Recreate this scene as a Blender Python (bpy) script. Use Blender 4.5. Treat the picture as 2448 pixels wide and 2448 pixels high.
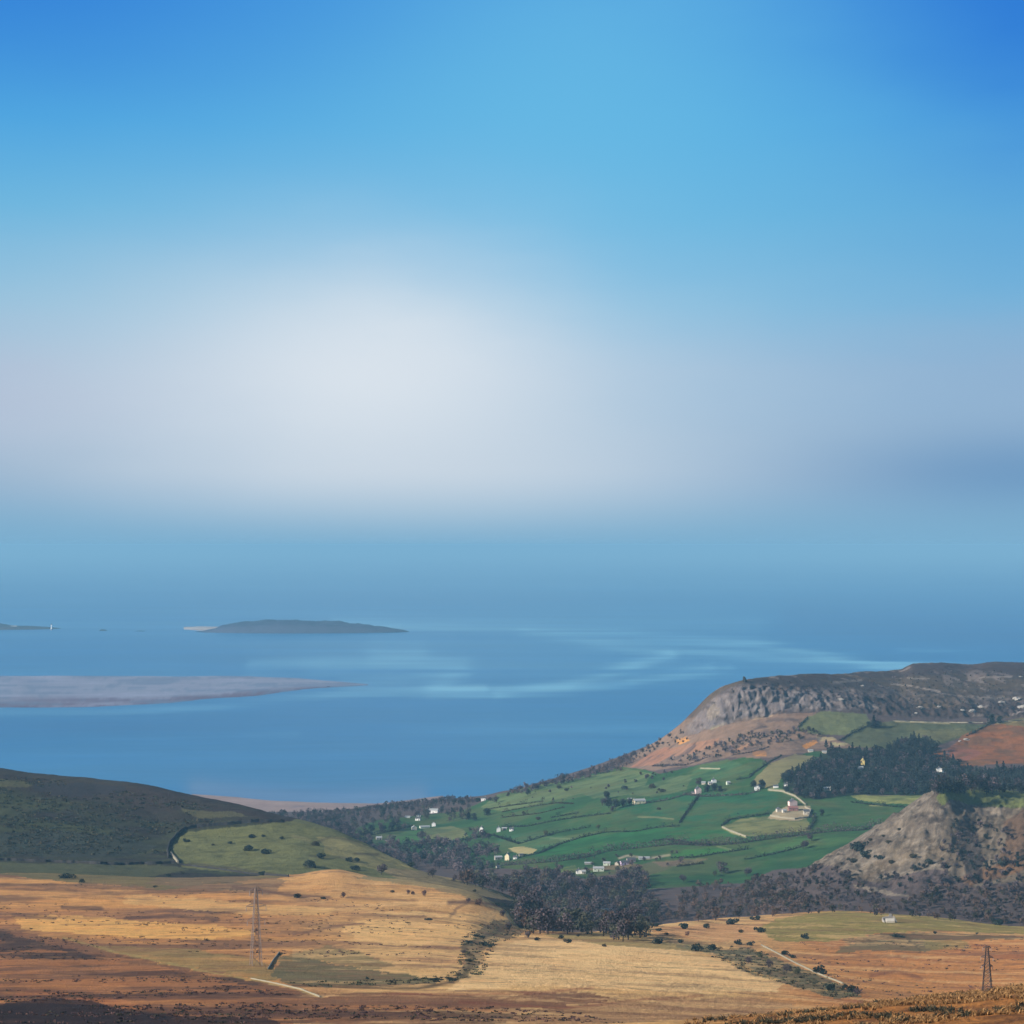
import bpy, bmesh, math, random
import numpy as np
from mathutils import Vector, Matrix
from mathutils.bvhtree import BVHTree

scene = bpy.context.scene
COL = scene.collection
for o in list(bpy.data.objects):
    bpy.data.objects.remove(o)

# ------------------------------------------------------------------ camera
F = 5400.0            # focal length in pixels of the 2448 px photograph
CX = CY = 1224.0
HZ = 1302.0           # row of the true horizon
CAMH = 350.0          # metres above the sea
PITCH = math.atan((HZ - CY) / F)
cam_d = bpy.data.cameras.new('camera')
cam = bpy.data.objects.new('camera', cam_d)
COL.objects.link(cam)
cam.location = (0, 0, CAMH)
cam.rotation_euler = (math.pi / 2 + PITCH, 0, 0)
cam_d.sensor_width = 36
cam_d.lens = 36 * F / 2448
cam_d.clip_start = 1.0
cam_d.clip_end = 300000
scene.camera = cam

# ------------------------------------------------------------------ light
SUN_EL = math.radians(25)
SUN_AZ = math.radians(-112)      # measured from the view direction, clockwise positive: left and a little behind
sd = Vector((math.sin(SUN_AZ) * math.cos(SUN_EL), math.cos(SUN_AZ) * math.cos(SUN_EL), math.sin(SUN_EL)))
sun_d = bpy.data.lights.new('sun', 'SUN')
sun_d.energy = 5.0
sun_d.angle = math.radians(0.5)
sun_d.color = (1.0, 0.90, 0.78)
sun = bpy.data.objects.new('sun', sun_d)
COL.objects.link(sun)
sun.rotation_euler = sd.to_track_quat('Z', 'Y').to_euler()

scene.view_settings.view_transform = 'Standard'
scene.view_settings.look = 'None'
scene.view_settings.gamma = 1
scene.view_settings.exposure = 0.5

def s2l(c):
    c = c / 255.0
    return c / 12.92 if c <= 0.04045 else ((c + 0.055) / 1.055) ** 2.4
def rgb(r, g, b):
    return (s2l(r), s2l(g), s2l(b), 1.0)

# --- node helpers
class NT:
    def __init__(s, tree): s.t = tree; s.n = tree.nodes; s.l = tree.links
    def new(s, kind, **kw):
        n = s.n.new(kind)
        for k, v in kw.items(): setattr(n, k, v)
        return n
    def put(s, sock, v):
        if isinstance(v, bpy.types.NodeSocket): s.l.new(v, sock)
        elif v is not None: sock.default_value = v
    def math(s, op, a, b=None, c=None, clamp=False):
        n = s.new('ShaderNodeMath', operation=op); n.use_clamp = clamp
        s.put(n.inputs[0], a); s.put(n.inputs[1], b)
        if c is not None: s.put(n.inputs[2], c)
        return n.outputs[0]
    def mix(s, fac, a, b, blend='MIX'):
        n = s.new('ShaderNodeMix', data_type='RGBA', blend_type=blend)
        s.put(n.inputs[0], fac); s.put(n.inputs[6], a); s.put(n.inputs[7], b)
        return n.outputs[2]
    def ramp(s, fac, stops, interp='LINEAR'):
        n = s.new('ShaderNodeValToRGB'); s.put(n.inputs[0], fac)
        cr = n.color_ramp; cr.interpolation = interp
        while len(cr.elements) > 1: cr.elements.remove(cr.elements[-1])
        cr.elements[0].position = stops[0][0]; cr.elements[0].color = stops[0][1]
        for p, c in stops[1:]:
            e = cr.elements.new(p); e.color = c
        return n.outputs[0]
    def noise(s, vec, scale, detail=4, rough=0.55, dist=0.0):
        n = s.new('ShaderNodeTexNoise'); s.put(n.inputs['Vector'], vec)
        n.inputs['Scale'].default_value = scale; n.inputs['Detail'].default_value = detail
        n.inputs['Roughness'].default_value = rough; n.inputs['Distortion'].default_value = dist
        return n.outputs[0]

# --- the sky: clear air with a broad bright hazy glow, above it the physical sky
world = bpy.data.worlds.new("World")
scene.world = world
world.use_nodes = True
w = NT(world.node_tree)
w.n.clear()
tc = w.new('ShaderNodeTexCoord')
sep = w.new('ShaderNodeSeparateXYZ'); w.l.new(tc.outputs['Generated'], sep.inputs[0])
X, Y, Z = sep.outputs
az = w.math('MULTIPLY', w.math('ARCTAN2', X, Y), 180 / math.pi)
el = w.math('MULTIPLY', w.math('ARCSINE', Z), 180 / math.pi)
# slow unevenness of the hazy air
mp = w.new('ShaderNodeMapping'); mp.inputs['Scale'].default_value = (1, 1, 3.2)
w.l.new(tc.outputs['Generated'], mp.inputs['Vector'])
nz = w.noise(mp.outputs[0], 5.0, 3, 0.5)
nz2 = w.noise(mp.outputs[0], 14.0, 4, 0.55)
wob = w.math('ADD', w.math('MULTIPLY', w.math('SUBTRACT', nz, 0.5), 1.7), w.math('MULTIPLY', w.math('SUBTRACT', nz2, 0.5), 0.9))
elw = w.math('ADD', el, wob)
E0, E1 = -2.0, 26.0
def ep(e): return (e - E0) / (E1 - E0)
f_el = w.math('DIVIDE', w.math('SUBTRACT', w.math('ADD', el, w.math('MULTIPLY', wob, 0.35)), E0), E1 - E0, clamp=True)
base = w.ramp(f_el, [
    (ep(-2), rgb(112, 160, 188)), (ep(0), rgb(122, 165, 194)), (ep(1.2), rgb(140, 172, 202)),
    (ep(2.8), rgb(158, 183, 208)), (ep(4.4), rgb(163, 188, 213)), (ep(6.0), rgb(138, 189, 219)),
    (ep(8.3), rgb(104, 180, 222)), (ep(10.5), rgb(80, 167, 224)), (ep(13.8), rgb(60, 140, 218)),
    (ep(20), rgb(44, 116, 200)), (ep(26), rgb(38, 104, 190))])
def blob(col, a0, e0, sa, se, target, amt, azw=az, elv=el):
    da = w.math('DIVIDE', w.math('SUBTRACT', azw, a0), sa)
    de = w.math('DIVIDE', w.math('SUBTRACT', elv, e0), se)
    r2 = w.math('ADD', w.math('MULTIPLY', da, da), w.math('MULTIPLY', de, de))
    g = w.math('MULTIPLY', w.math('POWER', 2.718281828, w.math('MULTIPLY', r2, -1.0)), amt, clamp=True)
    return w.mix(g, col, target)
azw = w.math('ADD', az, wob)
BLOBS = [
    (1.5, 11.0, 8.0, 6.5, (104, 186, 228), 0.80),
    (-12.8, 15.0, 7.0, 3.3, (48, 126, 214), 0.7),
    (13.5, 14.5, 4.5, 6.0, (42, 118, 212), 0.80),
    (-5.5, 14.3, 4.0, 2.0, (66, 150, 222), 0.35),
    (12.0, 6.5, 6.0, 3.0, (98, 170, 216), 0.55),
    (12.0, 1.7, 6.0, 1.35, (98, 146, 190), 0.85),
    (12.5, 4.3, 6.0, 1.2, (140, 172, 204), 0.50),
    (-12.5, 1.9, 5.5, 0.8, (142, 172, 200), 0.55),
    (-12.5, 3.9, 6.5, 1.6, (176, 186, 210), 0.85),
    (-11.0, 5.6, 6.0, 1.6, (150, 196, 222), 0.35),
    (-3.4, 3.0, 10.5, 4.0, (190, 209, 225), 0.62),
    (-3.6, 4.2, 5.0, 2.9, (222, 230, 238), 0.88),
    (-2.2, 0.8, 7.0, 2.3, (202, 214, 226), 0.8),
]
for a0, e0, sa, se, c, amt in BLOBS:
    base = blob(base, a0, e0, sa, se, rgb(*c), amt, azw, elw if e0 > 3 else el)
lowk = w.new('ShaderNodeMapRange', interpolation_type='SMOOTHSTEP'); w.put(lowk.inputs['Value'], el)
lowk.inputs['From Min'].default_value = -0.1; lowk.inputs['From Max'].default_value = 2.0; lowk.inputs['To Min'].default_value = 1.0; lowk.inputs['To Max'].default_value = 0.0
base = w.mix(lowk.outputs[0], base, blob(rgb(124, 173, 206), -2.2, 0.9, 7.0, 0.9, rgb(168, 197, 215), 0.3))
SKY_EXP = 0.707
sky = w.new('ShaderNodeTexSky', sky_type='NISHITA')
sky.sun_disc = False
sky.sun_elevation = SUN_EL
sky.sun_rotation = SUN_AZ
sky.altitude = 350
nish = w.mix(1.0, sky.outputs[0], (0.11, 0.11, 0.11, 1), 'MULTIPLY')
k = w.math('DIVIDE', w.math('SUBTRACT', el, 16.0), 12.0, clamp=True)
skycol = w.mix(k, base, nish)
bg = w.new('ShaderNodeBackground'); w.put(bg.inputs[0], skycol); bg.inputs[1].default_value = SKY_EXP
out = w.new('ShaderNodeOutputWorld'); w.l.new(bg.outputs[0], out.inputs[0])

# ------------------------------------------------------------------ tagging helpers
def tag(o, label=None, cat=None, group=None, kind=None):
    if label: o['label'] = label
    if cat: o['category'] = cat
    if group: o['group'] = group
    if kind: o['kind'] = kind
    return o
def empty(name, loc, rz=0.0):
    o = bpy.data.objects.new(name, None); COL.objects.link(o)
    o.location = loc; o.rotation_euler = (0, 0, rz); o.empty_display_size = 0.5
    return o
def link_mesh(name, me, mat=None, parent=None, loc=None):
    if mat is not None and not me.materials: me.materials.append(mat)
    o = bpy.data.objects.new(name, me); COL.objects.link(o)
    if parent: o.parent = parent
    if loc is not None: o.location = loc
    return o
def np_mesh(name, V, Q, smooth=False):
    """V (n,3); Q (m,k) faces of equal size"""
    V = np.asarray(V, dtype=np.float32); Q = np.asarray(Q, dtype=np.int32)
    me = bpy.data.meshes.new(name)
    me.vertices.add(len(V)); me.vertices.foreach_set('co', V.ravel())
    k = Q.shape[1]
    me.loops.add(Q.size); me.loops.foreach_set('vertex_index', Q.ravel())
    me.polygons.add(len(Q)); me.polygons.foreach_set('loop_start', np.arange(0, Q.size, k, dtype=np.int32))
    me.polygons.foreach_set('use_smooth', np.full(len(Q), smooth, dtype=bool))
    me.update(calc_edges=True)
    return me
def bm_mesh(name, bm):
    me = bpy.data.meshes.new(name); bm.to_mesh(me); bm.free(); return me

# ------------------------------------------------------------------ numpy noise
_rs = np.random.RandomState(7)
_perm = _rs.permutation(4096); _val = _rs.rand(4096) * 2 - 1
def vnoise(x, y, seed=0):
    xi = np.floor(x).astype(np.int64); yi = np.floor(y).astype(np.int64)
    fx = x - xi; fy = y - yi
    fx = fx * fx * fx * (fx * (fx * 6 - 15) + 10); fy = fy * fy * fy * (fy * (fy * 6 - 15) + 10)
    def h(a, b): return _val[(_perm[(a + seed * 131) & 4095] + b * 17 + _perm[(b + seed * 57) & 4095]) & 4095]
    return (h(xi, yi) * (1 - fx) + h(xi + 1, yi) * fx) * (1 - fy) + (h(xi, yi + 1) * (1 - fx) + h(xi + 1, yi + 1) * fx) * fy
def fbm(x, y, lam, octv=5, gain=0.55, seed=0):
    s = 0; a = 1; t = 0
    c, sn = math.cos(0.6), math.sin(0.6)
    x = x / lam; y = y / lam
    for i in range(octv):
        s = s + a * vnoise(x, y, seed + i); t += a; a *= gain
        x, y = (c * x - sn * y) * 2.03 + 11.3, (sn * x + c * y) * 2.03 - 7.7
    return s / t
def sstep(a, b, x):
    t = np.clip((x - a) / (b - a), 0, 1); return t * t * (3 - 2 * t)

# ------------------------------------------------------------------ projection
CP, SP = math.cos(PITCH), math.sin(PITCH)
def pix2dir(px, py):
    a = (px - CX) / F; b = (CY - py) / F
    return a, CP - b * SP, SP + b * CP          # x, y, z (unnormalised)
def at(px, py, Yd):
    a, dy, dz = pix2dir(px, py)
    t = Yd / dy
    return a * t, Yd + 0 * a, CAMH + dz * t
def project(x, y, z):
    zc = z - CAMH
    depth = y * CP + zc * SP
    up = -y * SP + zc * CP
    depth = np.where(np.abs(depth) < 1e-3, 1e-3, depth)
    return CX + F * x / depth, CY - F * up / depth

def pchip_y(xs, ys, xq):
    xs = np.asarray(xs, float); ys = np.asarray(ys, float)
    h = np.diff(xs); d = np.diff(ys) / h
    m = np.zeros_like(ys)
    m[1:-1] = np.where(d[1:] * d[:-1] > 0, 2 * d[1:] * d[:-1] / (d[1:] + d[:-1] + 1e-12), 0)
    m[0] = d[0]; m[-1] = d[-1]
    i = np.clip(np.searchsorted(xs, xq) - 1, 0, len(xs) - 2)
    t = np.clip((xq - xs[i]) / h[i], 0, 1)
    t2, t3 = t * t, t * t * t
    return (2*t3-3*t2+1)*ys[i] + (t3-2*t2+t)*h[i]*m[i] + (-2*t3+3*t2)*ys[i+1] + (t3-t2)*h[i]*m[i+1]

def columns(lo, hi, flo=-120, fhi=2570, step=2.6):
    parts = []
    if lo < flo: parts.append(np.linspace(lo, max(lo + 1, flo), 14, endpoint=False))
    parts.append(np.arange(max(lo, flo), min(hi, fhi), step))
    if hi > fhi: parts.append(np.linspace(fhi, hi, 14))
    return np.concatenate(parts)

def loft(lines, cols, max_rows=90, pxstep=2.2):
    """lines: ('p'|'z', [(px, Y, py|z), ...]) from near to far; returns grid X, Y, Z, T (line parameter)"""
    LY, LZ = [], []
    for kind, pts in lines:
        pts = np.array(pts, float)
        yy = pchip_y(pts[:, 0], pts[:, 1], cols)
        vv = pchip_y(pts[:, 0], pts[:, 2], cols)
        if kind == 'p':
            _, _, zz = at(cols, vv, yy)
        else: zz = vv
        LY.append(yy); LZ.append(zz)
    LY = np.array(LY); LZ = np.array(LZ)
    h = np.diff(LY, axis=0); d = np.diff(LZ, axis=0) / h
    m = np.zeros_like(LZ)
    pr = d[1:] * d[:-1]
    m[1:-1] = np.where(pr > 0, 2 * pr / (d[1:] + d[:-1] + np.where(d[1:] + d[:-1] == 0, 1e-9, 0)), 0)
    m[0] = d[0]; m[-1] = d[-1]
    gx, gy, gz, gt = [], [], [], []
    vis = (cols > -50) & (cols < 2500)
    for k in range(len(lines) - 1):
        _, p0 = project((cols - CX) / F * LY[k], LY[k], LZ[k]); _, p1 = project((cols - CX) / F * LY[k+1], LY[k+1], LZ[k+1])
        gap = np.percentile(np.abs(p1 - p0)[vis], 85) if vis.any() else 50
        n = int(min(max(gap / pxstep, 5), max_rows))
        for j in range(n + (1 if k == len(lines) - 2 else 0)):
            t = j / n
            t2, t3 = t * t, t * t * t
            yy = LY[k] + h[k] * t
            zz = (2*t3-3*t2+1)*LZ[k] + (t3-2*t2+t)*h[k]*m[k] + (-2*t3+3*t2)*LZ[k+1] + (t3-t2)*h[k]*m[k+1]
            gx.append((cols - CX) / F * yy / CP); gy.append(yy); gz.append(zz); gt.append(np.full(len(cols), k + t))
    return np.array(gx), np.array(gy), np.array(gz), np.array(gt)

def inpoly(poly, px, py):
    poly = np.array(poly, float)
    x0, y0 = poly.min(0); x1, y1 = poly.max(0)
    m = np.zeros(px.shape, bool)
    idx = (px > x0) & (px < x1) & (py > y0) & (py < y1)
    if not idx.any(): return m
    qx, qy = px[idx], py[idx]
    c = np.zeros(qx.shape, bool)
    j = len(poly) - 1
    for i in range(len(poly)):
        xi, yi = poly[i]; xj, yj = poly[j]
        if yi != yj:
            c ^= ((yi > qy) != (yj > qy)) & (qx < (xj - xi) * (qy - yi) / (yj - yi) + xi)
        j = i
    m[idx] = c
    return m
def dist_poly(line, px, py):
    best = np.full(px.shape, 1e9)
    for (x0, y0), (x1, y1) in zip(line[:-1], line[1:]):
        dx, dy = x1 - x0, y1 - y0
        t = np.clip(((px - x0) * dx + (py - y0) * dy) / (dx * dx + dy * dy), 0, 1)
        best = np.minimum(best, np.hypot(px - x0 - t * dx, py - y0 - t * dy))
    return best

def grid_obj(name, gx, gy, gz, col, mat):
    R, Cn = gx.shape
    V = np.stack([gx, gy, gz], -1).reshape(-1, 3)
    i = np.arange(R - 1)[:, None] * Cn + np.arange(Cn - 1)[None, :]
    Q = np.stack([i, i + 1, i + Cn + 1, i + Cn], -1).reshape(-1, 4)
    me = np_mesh(name, V, Q, smooth=True)
    at_ = me.attributes.new('cover', 'FLOAT_COLOR', 'POINT')
    c4 = np.ones((len(V), 4), np.float32); c4[:, :3] = col.reshape(-1, 3)
    at_.data.foreach_set('color', c4.ravel())
    o = link_mesh(name, me, mat)
    return o, (V, Q)
LAND = []
def C3(*c): return np.array([s2l(v) for v in c])
# ------------------------------------------------------------------ ground materials
def ground_mat(name, lam=14.0, amt=0.35, hue=(0.5, 0.36, 0.25), hueamt=0.25, bump=0.6, bdist=1.0, rough=0.95, fleck=0.35):
    m = bpy.data.materials.new(name); m.use_nodes = True
    t = NT(m.node_tree); t.n.clear()
    a = t.new('ShaderNodeAttribute', attribute_name='cover')
    g = t.new('ShaderNodeTexCoord')
    mps = t.new('ShaderNodeMapping'); mps.inputs['Scale'].default_value = (0.45, 1, 1); t.l.new(g.outputs['Object'], mps.inputs[0])
    n1 = t.noise(mps.outputs[0], 1.0 / lam, 9, 0.70)
    n2 = t.noise(g.outputs['Object'], 1.0 / (lam * 4.3), 5, 0.6, 0.4)
    n3 = t.noise(g.outputs['Object'], 1.0 / (lam * 0.16), 4, 0.6)
    v = t.math('ADD', t.math('MULTIPLY', t.math('SUBTRACT', n1, 0.5), 2.6 * amt), 1.0 + 0.3 * fleck)
    v = t.math('ADD', v, t.math('MULTIPLY', t.math('SUBTRACT', n3, 0.5), 1.9 * amt))
    n4 = t.noise(mps.outputs[0], 1.0 / (lam * 1.9), 7, 0.72)
    fl = t.math('MULTIPLY', t.math('SUBTRACT', n4, 0.54), 7.0, clamp=True)
    v = t.math('SUBTRACT', v, t.math('MULTIPLY', fl, fleck))
    v = t.math('MAXIMUM', v, 0.25)
    vv = t.new('ShaderNodeCombineXYZ')
    for i in range(3): t.put(vv.inputs[i], v)
    c = t.mix(1.0, a.outputs['Color'], vv.outputs[0], 'MULTIPLY')
    hb = t.math('MULTIPLY', t.math('SUBTRACT', n2, 0.42), 4.0 * hueamt, clamp=True)
    hv = t.mix(1.0, c, (hue[0] * 2, hue[1] * 2, hue[2] * 2, 1), 'MULTIPLY')
    c = t.mix(hb, c, hv)
    b = t.new('ShaderNodeBsdfPrincipled'); t.put(b.inputs['Base Color'], c)
    b.inputs['Roughness'].default_value = rough
    b.inputs['Specular IOR Level'].default_value = 0.12
    bp = t.new('ShaderNodeBump'); bp.inputs['Strength'].default_value = bump; bp.inputs['Distance'].default_value = bdist
    t.put(bp.inputs['Height'], t.math('ADD', n1, t.math('MULTIPLY', n3, 0.5)))
    t.l.new(bp.outputs[0], b.inputs['Normal'])
    o = t.new('ShaderNodeOutputMaterial'); t.l.new(b.outputs[0], o.inputs[0])
    return m
M_moor = ground_mat('moor_grass', 5.5, 0.52, (0.46, 0.36, 0.30), 0.34, 1.0, 1.6, fleck=0.55)
M_hill = ground_mat('heather_turf', 8.0, 0.5, (0.44, 0.42, 0.36), 0.25, 1.0, 1.6, fleck=0.5)
M_fields = ground_mat('pasture_and_scrub', 8.0, 0.46, (0.52, 0.43, 0.36), 0.34, 0.6, 1.0, fleck=0.26)
M_rock = ground_mat('rock_and_turf', 6.0, 0.55, (0.48, 0.42, 0.38), 0.25, 1.0, 1.5)

# palette: albedos
AK = 0.86      # ground albedo relative to the colours read off sunlit ground
def pal(*c): return C3(*c) * AK   # AK: set for each piece of country below
OCHRE = pal(206, 154, 92); STRAW = pal(230, 188, 124); ORANGE = pal(196, 122, 62); BROWN = pal(132, 92, 68)
RUST = pal(150, 92, 62); DARKH = pal(78, 58, 52); OLIVE = pal(136, 128, 76); GREENM = pal(96, 104, 66)
TAN = pal(180, 140, 100)

def paint(col, px, py, wx, wy, polys, jit=9.0, lam=26.0, seed=3):
    jx = fbm(wx, wy, lam, 4, 0.6, seed) * jit
    jy = fbm(wx, wy, lam, 4, 0.6, seed + 9) * jit * 0.45
    for c, poly, a in polys:
        m = inpoly(poly, px + jx, py + jy)
        col[m] = col[m] * (1 - a) + c * a
    return col
def strokes(col, px, py, wx, wy, lines, jit=5.0, seed=5):
    jx = fbm(wx, wy, 20.0, 4, 0.6, seed) * jit; jy = fbm(wx, wy, 20.0, 4, 0.6, seed + 3) * jit * 0.5
    for c, line, wd, a in lines:
        d = dist_poly(line, px + jx, (py + jy))
        k = (np.clip(1.3 - d / wd, 0, 1) * a)[..., None]
        col[:] = col * (1 - k) + c * k
    return col

# ================================================================== MOOR (foreground)
cols = columns(-2600, 5200)
L = [
 ('z', [(-2600, 2, 348.2), (5200, 2, 348.2)]),
 ('z', [(-2600, 60, 333), (5200, 60, 333)]),
 ('p', [(-2600, 150, 2600), (1000, 150, 2560), (1900, 150, 2530), (2448, 150, 2515), (5200, 150, 2480)]),
 ('p', [(-2600, 250, 2500), (0, 250, 2490), (1000, 250, 2462), (1400, 250, 2450), (1750, 250, 2438), (1900, 250, 2427), (2100, 250, 2406), (2300, 250, 2390), (2448, 250, 2371), (5200, 250, 2330)]),
 ('p', [(-2600, 430, 2470), (0, 430, 2470), (1000, 430, 2470), (1400, 440, 2462), (1900, 450, 2450), (2448, 450, 2410), (5200, 450, 2370)]),
 ('p', [(-2600, 560, 2380), (0, 560, 2400), (1000, 560, 2405), (1500, 600, 2405), (2000, 700, 2400), (2200, 800, 2385), (2448, 850, 2368), (5200, 850, 2340)]),
 ('p', [(-2600, 760, 2290), (0, 760, 2320), (1000, 780, 2320), (1500, 850, 2320), (2000, 950, 2320), (2448, 1050, 2306), (5200, 1050, 2280)]),
 ('p', [(-2600, 950, 2220), (0, 950, 2250), (600, 950, 2250), (1000, 1000, 2242), (1300, 1040, 2256), (1500, 1060, 2256), (2000, 1200, 2250), (2448, 1250, 2246), (5200, 1250, 2220)]),
 ('p', [(-2600, 1200, 2130), (0, 1200, 2160), (600, 1200, 2160), (900, 1180, 2170), (1100, 1150, 2190), (1250, 1120, 2234), (1400, 1150, 2234), (1600, 1250, 2213), (1800, 1400, 2198), (2000, 1450, 2184), (2200, 1450, 2194), (2448, 1400, 2221), (5200, 1400, 2200)]),
 ('p', [(-2600, 1450, 2060), (0, 1450, 2088), (400, 1440, 2098), (700, 1420, 2092), (800, 1420, 2080), (900, 1400, 2098), (1000, 1380, 2108), (1100, 1350, 2125), (1200, 1290, 2170), (1250, 1180, 2222), (1400, 1190, 2229), (1600, 1290, 2207), (1800, 1440, 2192), (2000, 1500, 2180), (2200, 1500, 2190), (2448, 1450, 2216), (5200, 1450, 2190)]),
 ('z', [(-2600, 1700, 100), (0, 1650, 100), (700, 1620, 90), (1250, 1350, 85), (2000, 1700, 62), (2448, 1650, 62), (5200, 1650, 60)]),
]
gx, gy, gz, gt = loft(L, cols, 120)
near = sstep(430, 60, gy)
gz += fbm(gx, gy, 70, 5, 0.5, 1) * 1.1 * sstep(30, 300, gy) + fbm(gx, gy, 9, 4, 0.55, 2) * 0.38 * sstep(20, 150, gy)
px, py = project(gx, gy, gz)
# cover
n_big = fbm(gx * 0.6, gy, 130, 5, 0.58, 11)
n_med = fbm(gx * 0.35, gy, 34, 5, 0.62, 12)
n_sm = fbm(gx * 0.5, gy, 9, 4, 0.6, 13)
col = np.empty(gx.shape + (3,)); col[:] = OCHRE
def blend(col, m, c):
    m = np.clip(m, 0, 1)[..., None]; col[:] = col * (1 - m) + c * m
left = 1 - sstep(500, 1000, px)
right = sstep(1700, 2050, px)
mid = 1 - np.maximum(left, right)
blend(col, mid * 0.8, STRAW * 0.97)
blend(col, right * 0.85 * sstep(2200, 2260, py), pal(200, 134, 74))
blend(col, left * 0.45 * sstep(2100, 2230, py), pal(190, 124, 68))
blend(col, left * sstep(-0.05, 0.35, n_big) * 0.75, pal(150, 104, 76))
blend(col, left * sstep(0.02, 0.3, n_med) * 0.8, pal(112, 82, 62))
blend(col, left * sstep(0.05, 0.3, -n_med) * 0.7, pal(216, 156, 84))
blend(col, right * sstep(0.05, 0.4, n_med) * 0.6, pal(156, 94, 60))
blend(col, mid * sstep(0.12, 0.42, n_med) * 0.55, pal(184, 134, 92))
blend(col, mid * sstep(0.3, 0.5, n_med + 0.4 * n_sm) * 0.6, pal(136, 104, 78))
blend(col, sstep(0.15, 0.4, fbm(gx * 0.42, gy, 24, 6, 0.66, 17)) * 0.55, pal(130, 96, 72))
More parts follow.
